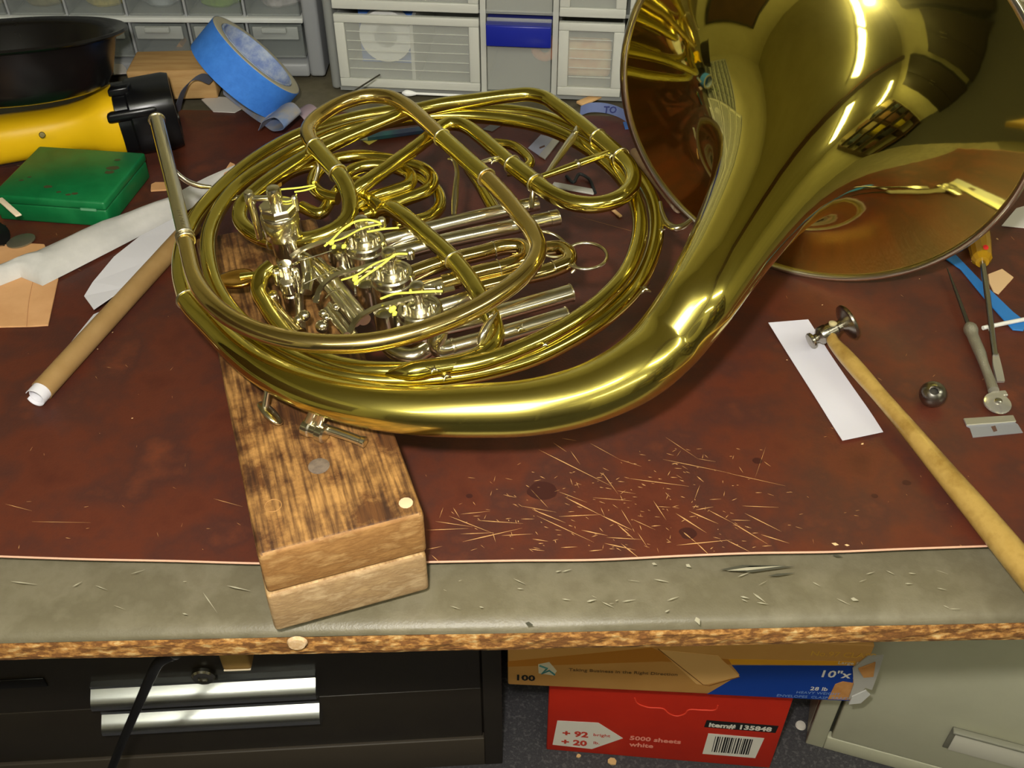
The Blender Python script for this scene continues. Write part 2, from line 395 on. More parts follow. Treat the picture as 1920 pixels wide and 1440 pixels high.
# red-brown leather sheet
LEA = mat('red_brown_leather', (78, 37, 27), 0.44, var=[(93, 45, 30), (75, 41, 33), (106, 54, 34)], scale=17, bump=0.10, bscale=500, contrast=(0.28, 0.72), rvar=0.1)
front = [(-260, 1036), (0, 1045), (160, 1049), (330, 1055), (480, 1058), (640, 1058), (800, 1057), (960, 1053), (1120, 1050), (1280, 1045), (1400, 1040), (1560, 1035), (1700, 1031), (1850, 1027), (2150, 1015)]
fp = [P(x, y + 1.5 * math.sin(x * 0.013), -0.0019) for x, y in front]
backs = [P(2150, 300, -0.0019), P(1920, 226, -0.0019), P(1200, 222, -0.0019), P(900, 215, -0.0019), P(520, 212, -0.0019), P(330, 209, -0.0019), P(60, 214, -0.0019), P(-260, 225, -0.0019)]
lea = prism('leather_sheet', fp + backs, (0, 0, 0.0019), LEA)
tag(lea, 'dark red brown leather sheet covering the bench top, scratched near its front edge', 'leather sheet')
EDG = mat('leather_cut_edge', (214, 168, 140), 0.8)
ed = tube('cut_edge', [p + V((0, -0.0001, 0.0012)) for p in fp], 0.00085, EDG, lea, 6)
SCR = mat('scratch_and_caustic', (206, 158, 100), 0.8)
Z2 = lambda x, y: (780 + x / 2.743, 800 + y / 2.743)
segs = [(630,118,1010,308,1.5),(705,82,775,130,1),(750,60,825,72,.8),(795,125,845,195,.8),(955,232,1040,348,1),(1098,267,1405,307,1.3),(1270,168,1620,240,.9),(1600,238,1900,305,.7),(895,85,1050,170,.6),(1050,170,1160,205,.6),(1285,55,1450,165,.6),(1450,165,1540,180,.5),(590,322,680,418,1.2),(450,350,515,365,1),(735,335,880,390,.8),(765,362,950,455,2),(950,455,1112,532,2.2),(1035,502,1125,582,1.8),(735,462,955,452,1.3),(595,425,770,495,1.6),(620,458,915,595,1.2),(540,408,720,440,.8),(850,532,985,560,1.6),(1055,425,1110,515,1),(950,415,970,460,.8),(1220,380,1288,482,1.2),(1110,475,1230,530,.8),(1335,445,1495,547,2),(1405,435,1555,500,1.8),(1365,535,1445,600,2),(1445,600,1510,662,1.4),(1340,610,1625,582,1.6),(1505,430,1620,490,1.2),(1620,490,1810,605,1.4),(1690,445,1880,540,1.4),(1440,428,1530,412,1.2),(1680,408,1865,415,.9),(1775,555,1920,600,1.4),(1590,580,1720,645,1.3),(1790,180,1825,205,1),(1800,100,1740,275,.5),(1460,300,1430,380,.7),(190,415,225,470,1),(140,415,120,472,.8),(170,460,400,550,1.2),(100,487,290,515,1),(50,532,270,524,1.1),(240,592,545,522,1.5),(230,552,400,545,1),(440,560,600,552,1.1),(230,450,380,435,.9),(315,482,550,498,1.2),(395,545,410,595,.8),(600,578,680,590,1.2),(585,630,660,638,1),(890,640,960,633,1.3),(745,622,830,618,1),(970,600,1130,635,1.6),(1055,602,1150,678,1.6),(980,570,1160,580,1.1),(1140,545,1190,620,.8),(55,632,135,615,.9),(80,660,130,705,.8),(1445,255,1480,285,1.6),(910,365,1110,382,.8),(1035,330,1130,345,.7),(540,475,610,475,1),(1620,480,1720,483,.9),(1240,410,1310,415,.7),(1210,512,1260,508,1.4),(1510,375,1570,372,.7),(1780,615,1830,612,1)]
sg = []
for (x0, y0, x1, y1, k) in segs:
    a, b = Z2(x0, y0), Z2(x1, y1); sg.append((*a, *b, k))
for k in range(230):
    x = rs.gauss(1180, 170); y = rs.uniform(840, 1035)
    if x < 830 or x > 1650 or (y < 870 and x < 1180): continue
    l = rs.uniform(3, 14); a = rs.choice((rs.gauss(0.45, 0.35), rs.gauss(0.0, 0.2), rs.uniform(-1.5, 1.5)))
    sg.append((x, y, x + l * math.cos(a), y + l * math.sin(a), rs.uniform(0.4, 1.0)))
for k in range(150):
    x = rs.uniform(20, 1900); y = rs.uniform(300, 1030)
    if 330 < x < 1400 and y < 830: continue
    l = rs.uniform(2, 10); a = rs.uniform(-1.5, 1.5)
    sg.append((x, y, x + l * math.cos(a), y + l * math.sin(a), rs.uniform(0.3, 0.7)))
for a in [(1080, 405, 1210, 440, .5), (10, 945, 60, 958, .7), (60, 978, 170, 980, .5), (400, 935, 455, 950, .7)]: sg.append(a)  # first sliver paints the thin orange caustic thrown by the bell
sliver(sg, 0.00048, 0.0, SCR, 'scratch_and_caustic_marks', lea)
STN = mat('leather_stain', (62, 29, 24), 0.45)
for i, (x, y, r) in enumerate([(1017, 920, 8.5), (1290, 1000, 5), (1420, 864, 3), (1700, 905, 2.5), (1640, 930, 2), (880, 930, 2)]):
    c = P(x, y, 0.00003); vs = [c + V((math.cos(a) * r * 0.001 * (1 + 0.25 * noise.noise((a, i, 2))) * 1.2, math.sin(a) * r * 0.001, 0)) for a in [2 * math.pi * k / 18 for k in range(18)]]
    prism('stain', vs, (0, 0, 0.00005), STN, lea)

# ================================================================ the block under the horn
WTOP = mat('worn_pine', (166, 122, 66), 0.6, var=[(98, 66, 34), (178, 134, 76), (140, 100, 54), (200, 158, 98)], scale=38, stretch=(3.2, 0.32, 3), bump=0.25, bscale=60, contrast=(0.28, 0.74), coord='Generated') 
fx = V((math.cos(math.radians(19.0)), math.sin(math.radians(19.0)), 0)); fy = V((-fx.y, fx.x, 0))
k0 = P(517, 1187, 0.0)
def block_mat(name, cols, ang, sc_=1.0, end=False):
    m = bpy.data.materials.new(name); m.use_nodes = True; nt = m.node_tree; b = nt.nodes['Principled BSDF']; b.inputs['Roughness'].default_value = 0.62
    tc = nt.nodes.new('ShaderNodeTexCoord'); mp = nt.nodes.new('ShaderNodeMapping')
    mp.inputs['Rotation'].default_value = (0, 0, -ang)
    nt.links.new(tc.outputs['Object'], mp.inputs[0])
    mp2 = nt.nodes.new('ShaderNodeMapping'); mp2.inputs['Scale'].default_value = (1, 0.06, 1.0) if not end else (0.5, 1, 1)
    nt.links.new(mp.outputs[0], mp2.inputs[0])
    n1 = nt.nodes.new('ShaderNodeTexNoise'); n1.inputs['Scale'].default_value = 430 * sc_; n1.inputs['Detail'].default_value = 5
    n2 = nt.nodes.new('ShaderNodeTexNoise'); n2.inputs['Scale'].default_value = 34; n2.inputs['Detail'].default_value = 7; n2.inputs['Roughness'].default_value = 0.7
    nt.links.new(mp2.outputs[0], n1.inputs['Vector']); nt.links.new(mp.outputs[0], n2.inputs['Vector'])
    r1 = nt.nodes.new('ShaderNodeValToRGB'); r1.color_ramp.elements[0].position = 0.36; r1.color_ramp.elements[1].position = 0.62
    r1.color_ramp.elements[0].color = lin(cols[0]); r1.color_ramp.elements[1].color = lin(cols[1])
    r2 = nt.nodes.new('ShaderNodeValToRGB'); r2.color_ramp.elements[0].position = 0.40; r2.color_ramp.elements[1].position = 0.60
    r2.color_ramp.elements[0].color = lin(cols[2]); r2.color_ramp.elements[1].color = (1, 1, 1, 1)
    mx = nt.nodes.new('ShaderNodeMix'); mx.data_type = 'RGBA'; mx.blend_type = 'MULTIPLY'; mx.inputs[0].default_value = 1.0
    nt.links.new(n1.outputs['Fac'], r1.inputs[0]); nt.links.new(n2.outputs['Fac'], r2.inputs[0])
    nt.links.new(r1.outputs[0], mx.inputs[6]); nt.links.new(r2.outputs[0], mx.inputs[7]); nt.links.new(mx.outputs[2], b.inputs['Base Color'])
    bpn = nt.nodes.new('ShaderNodeBump'); bpn.inputs['Strength'].default_value = 0.35; bpn.inputs['Distance'].default_value = 0.001
    nt.links.new(n1.outputs['Fac'], bpn.inputs['Height']); nt.links.new(bpn.outputs[0], b.inputs['Normal'])
    return m
ANG = math.radians(19.0)
BW1 = block_mat('stained_plank', ((102, 68, 32), (176, 130, 70), (140, 118, 96)), ANG)
BW2 = block_mat('raw_plank', ((168, 132, 84), (204, 172, 122), (190, 172, 150)), ANG, 0.8)
blk = thing('wooden_block', 'worn wooden block of two stacked boards under the left side of the horn', 'wood block', k0)
def board(name, z0, z1, dx, dy, m, ln=0.336, wd=0.0955):
    return box(name, k0 + fx * dx + fy * dy + UZ * z0, fx * wd, fy * ln, UZ * (z1 - z0), m, blk, 0.0028, 3)
b2 = board('board', 0.0005, 0.0350, 0.0, 0.0, BW2)
tb = board('board', 0.0352, 0.0705, 0.001, 0.0015, BW1)
EG1 = mat('end_grain_tan', (164, 120, 68), 0.7, var=[(140, 98, 52), (176, 136, 84)], scale=46, stretch=(1, 1, 2.2), bump=0.2, bscale=300)
EG2 = mat('end_grain_pale', (168, 138, 96), 0.75, var=[(150, 120, 82), (180, 152, 112)], scale=60, stretch=(1, 1, 2), bump=0.2, bscale=300)
for o_, e_m in ((b2, EG2), (tb, EG1)):
    o_.data.materials.append(e_m)
    for p_l in o_.data.polygons:
        if abs(p_l.normal.dot(fy)) > 0.7: p_l.material_index = 1
tb['label'] = 'upper board with dark stained grain'
def bt(u, v, z=0.0706): return k0 + fx * u + fy * v + UZ * z
lathe('filler_plug', [(0.0065, -0.002), (0.0065, 0.00025), (0.006, 0.0004)], P(598, 874, 0.0706), UZ, mat('grey_filler', (124, 108, 92), 0.7, var=(100, 86, 74), scale=200), tb, 20)
lathe('wood_chip', [(0.0042, -0.002), (0.0042, 0.0002), (0.0034, 0.0004)], P(761, 943, 0.0706), UZ, mat('bare_chip', (224, 190, 150), 0.9), tb, 12)
torus('stamped_ring', P(512, 948, 0.0705), UZ, 0.0048, 0.0003, mat('ring_mark', (168, 124, 70), 0.7), tb, 28, 6)

# ================================================================ the horn
horn = thing('french_horn', 'shiny brass french horn lying on the wooden block with its bell on the bench', 'french horn', H(720, 470) * 1.0 - HN * 0.0)
def mm(v): return v * 0.001
def HT(name, pts, r, m, seg=20, step=0.0035, parent=None, caps=True):
    """horn tube traced as (x, y, height above body plane in mm[, radius in mm])."""
    return tube(name, [(H(p[0], p[1], p[2]), mm(p[3] if len(p) > 3 else r)) for p in pts], mm(r), m, parent or horn, seg, step, caps)
def collar(x, y, h, x2, y2, h2, r, m=NICK, rr=0.7, name='ferrule'):
    """short sleeve between two traced points."""
    a, b = H(x, y, h), H(x2, y2, h2); L = (b - a).length
    return lathe(name, [(mm(r - 0.6), 0), (mm(r), mm(0.5)), (mm(r), L - mm(0.5)), (mm(r - 0.6), L)], a, b - a, m, horn, 28)
def ringat(x, y, h, dx, dy, r, m=NICK, t=0.75):
    a, b = H(x, y, h), H(x + dx, y + dy, h)
    return torus('ferrule', a, b - a, mm(r), mm(t), m, horn, 36, 8)

# --- bell and tapering bell tail
BC = V((0.2286, 0.7087, 0.1608)); BN = V((0.47904, 0.86994, 0.11715)).normalized(); BR = 0.157
BC = BC + V((0, 0, -0.0015))
prof = [(0, 157), (1.0, 151), (2.5, 144), (4.5, 135), (7, 126), (10, 117.5), (14, 108.5), (19, 99.5), (25, 91), (32, 82.5), (40, 75), (50, 67), (62, 59), (76, 51.5), (92, 45), (110, 39.6), (130, 35.2), (155, 31.2), (180, 28), (205, 25.6), (230, 23.6)]
path = [(*(BC - BN * mm(s)), mm(r)) for s, r in prof]
tail = [(1252, 640, 6, 22), (1195, 692, 3, 20.4), (1120, 732, 0, 18.8), (1000, 763, 0, 17.2), (890, 770, 0, 16.2), (785, 770, 0, 15.0), (695, 761, 0, 14.0), (622, 746, 0, 13.1), (552, 722, 0, 12.2), (497, 694, 0, 11.2), (447, 657, 0, 10.0), (398, 610, 0, 8.8), (362, 575, 0, 7.7), (352, 562, 0, 7.3)]
path2 = [(*H(x, y, h), mm(r)) for x, y, h, r in tail]
rest = spline([path[-2], path[-1]] + path2, 0.004)
j0 = min(range(len(rest)), key=lambda i: math.dist(rest[i][:3], path[-1][:3]))
full = path + rest[j0 + 1:]
v, f = tube_geo([p[:3] for p in full], [p[3] for p in full], 64, False)
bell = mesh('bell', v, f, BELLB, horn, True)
torus('bell_rim', BC, BN, BR, 0.0031, NICK, horn, 128, 12)
# silver garland edge inside the rim wire
ringat(352, 562, 0, -8, -14, 7.6)
# --- spiral of the main tubing
HT('main_tubing', [(352, 562, 0, 7.1), (340, 512, 0, 6.6), (345, 457, 0, 6.3), (367, 408, 0, 6.2), (400, 369, 0, 6.1), (445, 326, 0, 6.1), (492, 291, 0, 6.0), (554, 257, 0, 6.0), (640, 228, 0, 6.0), (740, 209, 0, 6.0), (840, 204, 0, 6.0), (932, 207, 0, 6.0), (1000, 215, 0), (1067, 238, 0), (1130, 273, 0), (1185, 319, 0), (1221, 372, 0), (1231, 430, 0), (1218, 490, 0), (1188, 545, 0), (1140, 592, 0), (1081, 631, 0), (1003, 670, 0), (896, 700, 1), (800, 712, 2), (710, 712, 3), (640, 702, 4), (580, 685, 4), (505, 646, 4), (448, 598, 5), (408, 543, 6), (392, 490, 7), (392, 440, 7), (407, 400, 7), (444, 352, 7), (505, 309, 7), (565, 276, 7), (640, 246, 7), (740, 226, 8), (840, 217, 9), (932, 222, 9), (1000, 233, 9), (1067, 258, 9), (1118, 290, 9), (1160, 327, 9), (1188, 370, 9), (1200, 420, 9), (1194, 465, 9), (1172, 515, 9), (1125, 566, 9), (1060, 612, 9), (985, 650, 9), (900, 680, 9), (820, 692, 8), (730, 695, 8), (655, 689, 7), (603, 674, 6), (560, 648, 4), (528, 615, 2), (500, 575, 2), (485, 540, 4), (492, 515, 8), (510, 500, 10)], 5.7, BRASS, 18, 0.004)
# --- C: tuning slide branch
HT('tuning_slide_branch', [(518, 455, 8), (492, 447, 9), (466, 432, 10), (450, 408, 11), (455, 383, 13), (476, 362, 15), (531, 321, 17), (576, 294, 18), (640, 262, 19), (700, 237, 19), (760, 213, 19), (820, 198, 19), (900, 187, 19), (962, 179, 19), (992, 177, 19), (1020, 183, 19), (1045, 199, 19), (1080, 225, 19), (1125, 262, 19)], 5.8, BRASS)
collar(1119, 256, 19, 1164, 295, 19, 6.7, BRASS, name='slide_sleeve')
ringat(1121, 258, 19, 8, 7, 6.9, NICK)
HT('tuning_slide', [(1160, 291, 19), (1178, 310, 19), (1187, 332, 19), (1181, 354, 19), (1158, 373, 19), (1118, 384, 19), (1078, 381, 19), (1040, 367, 19), (1008, 345, 19), (996, 335, 19)], 6.2, BRASS)
ringat(1164, 294, 19, 6, 6, 6.9); ringat(1004, 343, 19, -8, -7, 6.9)
collar(957, 306, 19, 1004, 343, 19, 6.7, BRASS, name='slide_sleeve')
ringat(960, 308, 19, 8, 6, 6.9)
HT('slide_branch', [(962, 310, 19), (930, 282, 19), (900, 256, 19), (880, 241, 19), (862, 233, 19), (843, 232, 19), (826, 240, 19), (806, 256, 19), (760, 291, 18), (710, 327, 17), (672, 354, 16), (655, 370, 12), (660, 385, 4)], 5.7, BRASS)
HT('branch_elbow', [(668, 358, 10), (690, 372, 8), (712, 390, 6), (720, 402, 2)], 4.6, BRASS)
# --- D: wide slide tube through the middle
HT('slide_tube', [(716, 412, -4), (718, 396, 4), (732, 391, 10), (752, 402, 12), (800, 441, 12), (850, 487, 12), (882, 527, 12), (905, 566, 11), (922, 598, 8), (929, 628, 6), (917, 655, 6), (888, 673, 7), (850, 684, 9), (812, 690, 11), (772, 696, 12), (748, 699, 11, 4.2), (724, 701, 9, 1.6)], 6.2, BRASS)
ringat(851, 488, 12, 9, 10, 6.5)
collar(905, 668, 6.6, 893, 674, 7, 6.8, BRASS)
# --- leadpipe, receiver and the upper bow
HT('leadpipe', [(347, 446, 27, 5.2), (353, 476, 27, 5.3), (362, 512, 27, 5.4), (378, 545, 27), (402, 573, 27), (433, 597, 27), (480, 620, 27), (552, 639, 27), (620, 645, 27), (685, 643, 27), (760, 629, 27), (820, 610, 27), (880, 584, 27), (933, 553, 27), (975, 522, 27), (1000, 492, 27), (1009, 465, 27), (1001, 440, 27), (977, 407, 27), (945, 367, 27), (910, 331, 27), (829, 258, 27), (785, 217, 27), (757, 195, 27), (726, 182, 27), (692, 180, 27), (650, 190, 27), (612, 209, 27), (587, 228, 27), (577, 247, 27), (582, 264, 27), (600, 286, 27), (630, 320, 27)], 6.1, ROSE, 22)
collar(829, 258, 27, 912, 333, 27, 6.7, BRASS, name='slide_sleeve')
ringat(829, 258, 27, 8, 7, 6.8); ringat(912, 333, 27, 8, 8, 6.9)
collar(590, 274, 27, 634, 325, 27, 6.7, BRASS, name='slide_sleeve')
ringat(591, 275, 27, 7, 8, 6.8); ringat(634, 325, 27, 7, 8, 6.9)
HT('valve_branch', [(628, 318, 27), (641, 334, 27), (652, 356, 25), (657, 384, 22), (652, 410, 19), (632, 430, 17), (600, 444, 15), (572, 450, 13), (545, 452, 12)], 6.1, BRASS)
rv = HT('mouthpiece_receiver', [(294, 225, 30, 5.6), (310, 290, 29.5, 5.5), (328, 362, 28.5, 5.3), (348, 448, 27, 5.3)], 5.4, NICK)
a, b = H(294, 225, 30), H(310, 290, 29.5)
torus('receiver_rim', a, b - a, 0.0056, 0.0012, NICK, horn, 32, 8)
lathe('receiver_bore', [(0.0044, -0.0006), (0.0040, -0.0004)], a, b - a, mat('dark_bore', (26, 22, 14), 0.6), horn, 20)
ringat(347, 443, 27.1, 5, 22, 5.9, NICK, 1.0); ringat(349, 451, 27, 5, 22, 5.9, NICK, 0.8)
ENG = mat('engraving', (120, 112, 84), 0.5, 0.8)
for i in range(6):
    p0 = H(332 + i * 1.9, 396 + i * 5.2, 33.6 - i * 0.12); d = HX * 0.0024
    box('engraved_mark', p0, d, HY * 0.0006 - HX * 0.0002, HN * 0.0003, ENG, rv)
# --- braces
def rod(name, pts, r, m=NICK): return HT(name, pts, r, m, 14, 0.003)
rod('receiver_brace', [(318, 300, 26, 1.4), (330, 322, 21, 1.6), (348, 338, 14, 2.0), (372, 348, 8, 2.2), (396, 351, 4, 1.6)], 2.0)
rod('brace', [(1019, 335, 20, 1.6), (1040, 306, 20, 2.4), (1062, 274, 20, 3.0), (1078, 250, 20, 2.6), (1081, 238, 21, 1.2)], 2.2)
rod('brace', [(1012, 333, 21, 2.4), (1080, 309, 21, 3.0), (1148, 284, 20, 2.4)], 2.8, BRASS)
lathe('brace_collar', [(mm(3.2), -mm(1.5)), (mm(3.9), 0), (mm(3.2), mm(1.5))], H(1082, 308, 21), H(1148, 284, 20) - H(1080, 309, 21), NICK, horn, 20)
rod('brace', [(895, 306, 26, 1.4), (921, 300, 23, 2.2), (946, 294, 19, 1.4)], 2.0)
rod('brace', [(848, 292, 25, 1.2), (856, 314, 21, 1.8), (855, 350, 16, 2.2), (853, 378, 10, 2.6), (851, 404, 5, 1.8)], 2.2)
rod('brace', [(1000, 348, 16, 1.4), (998, 372, 8, 2.2), (996, 392, 4, 1.8)], 2.0)
rod('bell_brace', [(1238, 380, 4, 1.6), (1242, 402, 4, 2.2), (1253, 421, 4, 2.6), (1268, 428, 5, 2.8), (1284, 422, 6, 2.2), (1296, 412, 8, 1.6)], 2.4)
rod('brace', [(596, 298, 20, 1.2), (597, 312, 14, 2.0), (590, 340, 6, 2.0)], 2.0)
def saddle(x, y, h, dx=10, dy=-10, s=1.0, m=NICK):
    """small cross shaped solder flange."""
    c = H(x, y, h); u = (H(x + dx, y + dy, h) - c).normalized(); w_ = HN.cross(u)
    g = []
    n = 16; vs = [c + HN * mm(1.3 * s)]; 
    for k in range(n):
        a_ = 2 * math.pi * k / n; r = mm((5.0 if k % 4 == 0 else 1.7) * s) * (1 if k % 8 == 0 or k % 4 else 0.75)
        vs.append(c + (u * math.cos(a_) + w_ * math.sin(a_)) * r)
    n0 = len(vs)
    vs += [v_ - HN * mm(1.2) for v_ in vs[1:]]
    fs = [(0, 1 + k, 1 + (k + 1) % n) for k in range(n)] + [(1 + k, n0 + k, n0 + (k + 1) % n, 1 + (k + 1) % n) for k in range(n)]
    return mesh('solder_flange', vs, fs, m, horn, True)
for s_ in [(763, 206, 27, -4, -14, 0.9), (924, 300, 24, 6, -14, 1.1), (1210, 541, 8, 12, -12, 1.2), (835, 704, 9, 4, -12, 1.0), (812, 692, 17, 10, 2, 1.0), (1145, 290, 22, 4, -14, 1.0), (446, 369, 15, 16, -6, 1.0), (366, 535, 22, 2, 14, 0.9), (1022, 645, 12, 10, -8, 0.7), (921, 590, 18, 8, -10, 0.9), (1078, 246, 23, 3, -10, 0.8), (975, 615, 14, 6, -10, 0.9), (1240, 430, 5, 2, 12, 0.8), (846, 296, 22, 3, 10, 0.8)]:
    saddle(*s_)
rod('flange_pin', [(898, 646, 12, 1.2), (904, 630, 16, 2.6), (912, 612, 19, 2.4), (922, 598, 21, 1.5), (932, 586, 22, 0.6)], 2.0)
# --- coiled branch left of centre
HT('coil_tube', [(634, 372, 0), (606, 366, 0), (588, 349, 0), (596, 322, 0), (622, 302, 0), (664, 293, 0), (716, 297, 0), (764, 307, 0), (798, 320, 0), (811, 338, 0), (800, 357, 0), (762, 373, 0), (715, 390, 0), (680, 404, 0)], 5.2, BRASS, 16)
HT('coil_tube', [(640, 352, 4), (646, 330, 6), (672, 315, 6), (712, 310, 6), (748, 317, 6), (770, 330, 6), (766, 347, 6), (738, 358, 6), (690, 374, 5), (660, 392, 3)], 5.0, BRASS, 16)
HT('coil_tube', [(760, 318, -9), (798, 338, -9), (822, 364, -9), (824, 388, -9), (806, 406, -8), (776, 416, -6), (740, 424, -4)], 5.0, BRASS, 16)
HT('coil_tube', [(520, 340, -2), (548, 322, -2), (585, 312, -3), (620, 316, -4), (650, 336, -6), (690, 345, -8)], 4.8, BRASS, 16)
HT('coil_tube', [(566, 388, -4), (600, 400, -4), (622, 372, -3), (640, 350, -2)], 4.8, BRASS, 16)
HT('coil_tube', [(880, 316, -4), (900, 345, -4), (915, 372, -4), (928, 395, -4)], 5.0, BRASS, 16)
HT('coil_tube', [(925, 268, -2), (958, 272, -2), (985, 290, -2), (994, 306, -2), (980, 318, -2), (950, 322, -2)], 4.0, BRASS, 16)
# --- valve slides on the right
def slide(pts, r, m, open_end=False):
    return HT('valve_slide', pts, r, m, 20)
slide([(720, 452, 0), (790, 433, 1), (880, 411, 2), (962, 392, 2), (1008, 381, 2)], 5.5, NICK)
s1 = slide([(735, 478, 0), (815, 457, 2), (930, 432, 2), (1046, 407, 2)], 5.6, NICK)
collar(1030, 410.5, 2, 1047, 407, 2, 5.9)
slide([(752, 520, 2), (842, 489, 4), (900, 475, 4), (955, 462, 4), (975, 462, 4), (987, 472, 4), (982, 486, 4), (962, 495, 4), (900, 511, 4), (830, 531, 2)], 5.7, mat('nickel_gold', (224, 204, 140), 0.11, 1.0))
slide([(960, 486, -6), (1030, 466, -4), (1052, 466, -3), (1067, 477, -2), (1064, 493, -2), (1043, 503, -2), (970, 522, -2), (880, 545, -2)], 5.7, MATS['nickel_gold'])
for q in [(926, 468.5, 4), (935, 502.5, 4)]: ringat(q[0], q[1], q[2], 12, -3, 5.9, NICK, 0.5)
ringat(1037, 504, -2, 12, -3, 5.9, NICK, 0.5)
slide([(800, 620, 0), (880, 602, 2), (980, 575, 2), (1071, 549, 2)], 5.9, NICK)
slide([(836, 655, 0), (930, 630, 0), (1000, 610, 0), (1063, 591, 0)], 5.6, NICK)
for (x, y, dx, h, r) in [(1071, 549, 1, 2, 6.2), (1063, 591, 1, 0, 5.9), (1046, 407, 1, 2, 5.9)]:
    ringat(x, y, h, 12, -3.4, r - 0.35, NICK, 0.6)
def orb(name, c, r, m, sz=1.0): 
    return lathe(name, [(max(r * math.sin(math.pi * k / 12), 1e-6), -r * math.cos(math.pi * k / 12) * sz) for k in range(13)], c, HN, m, horn, 24, sharp=80)
HT('slide_elbow', [(846, 652, 0), (828, 656, 1), (817, 648, 4), (820, 634, 9), (824, 620, 13)], 5.9, NICK)
lathe('collar_ring', [(mm(6.2), 0), (mm(6.4), mm(1)), (mm(6.2), mm(2))], H(847, 652, 0), H(930, 630, 0) - H(836, 655, 0), NICK, horn, 24)
# finger rings of the slides
torus('finger_ring', H(1098, 480, 0), HN, 0.0150, 0.00125, NICK, horn, 48, 10)
torus('finger_ring', H(1028, 458, 3), HN + HX * 0.35, 0.0140, 0.00125, NICK, horn, 48, 10)
rod('ring_stem', [(1062, 498, -2, 1.4), (1074, 494, -1, 1.4), (1078, 505, -2, 1.3), (1072, 512, -4, 1.2)], 1.3)
# --- rotary valves
def ring_prof(r, t): return [(r - 0.0012, t), (r, t + 0.0006), (r, t + 0.0022), (r - 0.0010, t + 0.0028), (r - 0.0022, t + 0.0024)]
def valve(x, y, r=14.6):
    c = H(x, y, 12); r = mm(r)
    root = lathe('rotary_valve', [(0.004, -0.046), (0.009, -0.044), (r - 0.0015, -0.037), (r, -0.034), (r, -0.006), (r - 0.0008, -0.0055), (r - 0.0008, -0.0040), (r, -0.0035), (r, 0.0), (r - 0.001, 0.001), (r - 0.0028, 0.0012), (r - 0.003, -0.001), (0.0, -0.001)], c, HN, NICK, horn, 40)
    lathe('valve_cap_rim', [(r + 0.0001, -0.0052), (r + 0.0006, -0.0047), (r + 0.0001, -0.0042)], c, HN, NICK, root, 40)
    lathe('stop_plate', [(0.006, -0.001), (0.0062, 0.0028), (0.0055, 0.0034), (0, 0.0034)], c, HN, NICK, root, 24, sx=1.25, xdir=HX)
    lathe('valve_stem', [(0.0034, 0.003), (0.0034, 0.0125), (0.0030, 0.013), (0.0, 0.013)], c, HN, NICK, root, 20)
    for sx in (-1, 1):
        lathe('stop_screw', [(0.0018, -0.001), (0.0018, 0.0042), (0.0012, 0.0048), (0, 0.0048)], c + HX * sx * 0.0095 - HY * 0.002, HN, NICK, root, 14)
    hub = lathe('stop_arm_hub', [(0.0040, 0.0125), (0.0050, 0.0135), (0.0052, 0.017), (0.0044, 0.0195), (0.0025, 0.0208), (0, 0.0210)], c, HN, NICK, root, 24)
    box('stop_arm', c + HN * 0.0145 - HY * 0.0022, HX * 0.0145, HY * 0.0044, HN * 0.003, NICK, hub, 0.0012)
    lathe('arm_screw', [(0.0030, 0.0125), (0.0030, 0.0178), (0.0022, 0.0188), (0, 0.019)], c + HX * 0.0140, HN, NICK, hub, 16)
    return root
for (x, y) in ((684, 452), (735, 512), (787, 577)): valve(x, y)
# connecting stubs between rotors and slides
for pts in ([(690, 462, -4), (740, 452, -2), (800, 436, 0)], [(700, 480, -12), (760, 470, -6), (820, 456, 0)], [(740, 520, -4), (790, 508, 0), (850, 488, 3)], [(745, 545, -12), (800, 538, -8), (860, 526, -2)], [(790, 585, -4), (840, 572, -2), (890, 556, -2)], [(780, 600, -14), (830, 605, -8), (890, 598, 0)],
            [(684, 470, -14), (650, 480, -14), (620, 480, -14)], [(735, 530, -14), (700, 545, -14), (668, 545, -14)], [(787, 595, -14), (752, 608, -14), (712, 612, -14)],
            [(690, 500, -18), (720, 500, -18), (745, 540, -18)], [(720, 640, -4), (745, 662, -4), (775, 668, -4), (800, 655, -4)]):
    HT('connecting_tube', pts, 5.6, NICK, 18)
for (x, y, h) in ((640, 482, -8), (690, 545, -8), (724, 600, -8)):
    lathe('rotor_bearing', [(0.004, -0.012), (0.0075, -0.010), (0.0082, 0.0), (0.0075, 0.008), (0.004, 0.010), (0, 0.0102)], H(x, y, h), HN, NICK, horn, 24)
# --- thumb change valve tower
tc = H(541, 476, 2)
tv = lathe('change_valve', [(0.008, -0.030), (0.0098, -0.028), (0.0098, -0.004), (0.0082, -0.003), (0.0082, 0.0), (0.0098, 0.002), (0.0100, 0.016), (0.0130, 0.0175), (0.0132, 0.034), (0.0122, 0.0355), (0.0100, 0.036), (0.0, 0.036)], tc, HN, NICK, horn, 36)
lathe('stop_plate', [(0.0118, 0.036), (0.0122, 0.037), (0.0122, 0.0405), (0.0112, 0.042), (0.0, 0.042)], tc, HN, NICK, tv, 8, sx=1.05, xdir=HX, sharp=20)
lathe('valve_stem', [(0.0048, 0.042), (0.0050, 0.0535), (0.0042, 0.0555), (0.0022, 0.0562), (0, 0.0562)], tc, HN, NICK, tv, 24)
lathe('arm_post', [(0.0026, 0.014), (0.0026, 0.043), (0.0036, 0.0435), (0.0036, 0.051), (0.0028, 0.0525), (0, 0.0527)], tc - HX * 0.0175 + HY * 0.001, HN, NICK, tv, 16)
box('stop_arm', tc - HX * 0.018 - HY * 0.002 + HN * 0.046, HX * 0.018, HY * 0.004, HN * 0.003, NICK, tv, 0.001)
lathe('arm_post', [(0.0022, 0.036), (0.0022, 0.046), (0.0014, 0.047), (0, 0.047)], tc + HX * 0.0125 + HY * 0.002, HN, NICK, tv, 14)
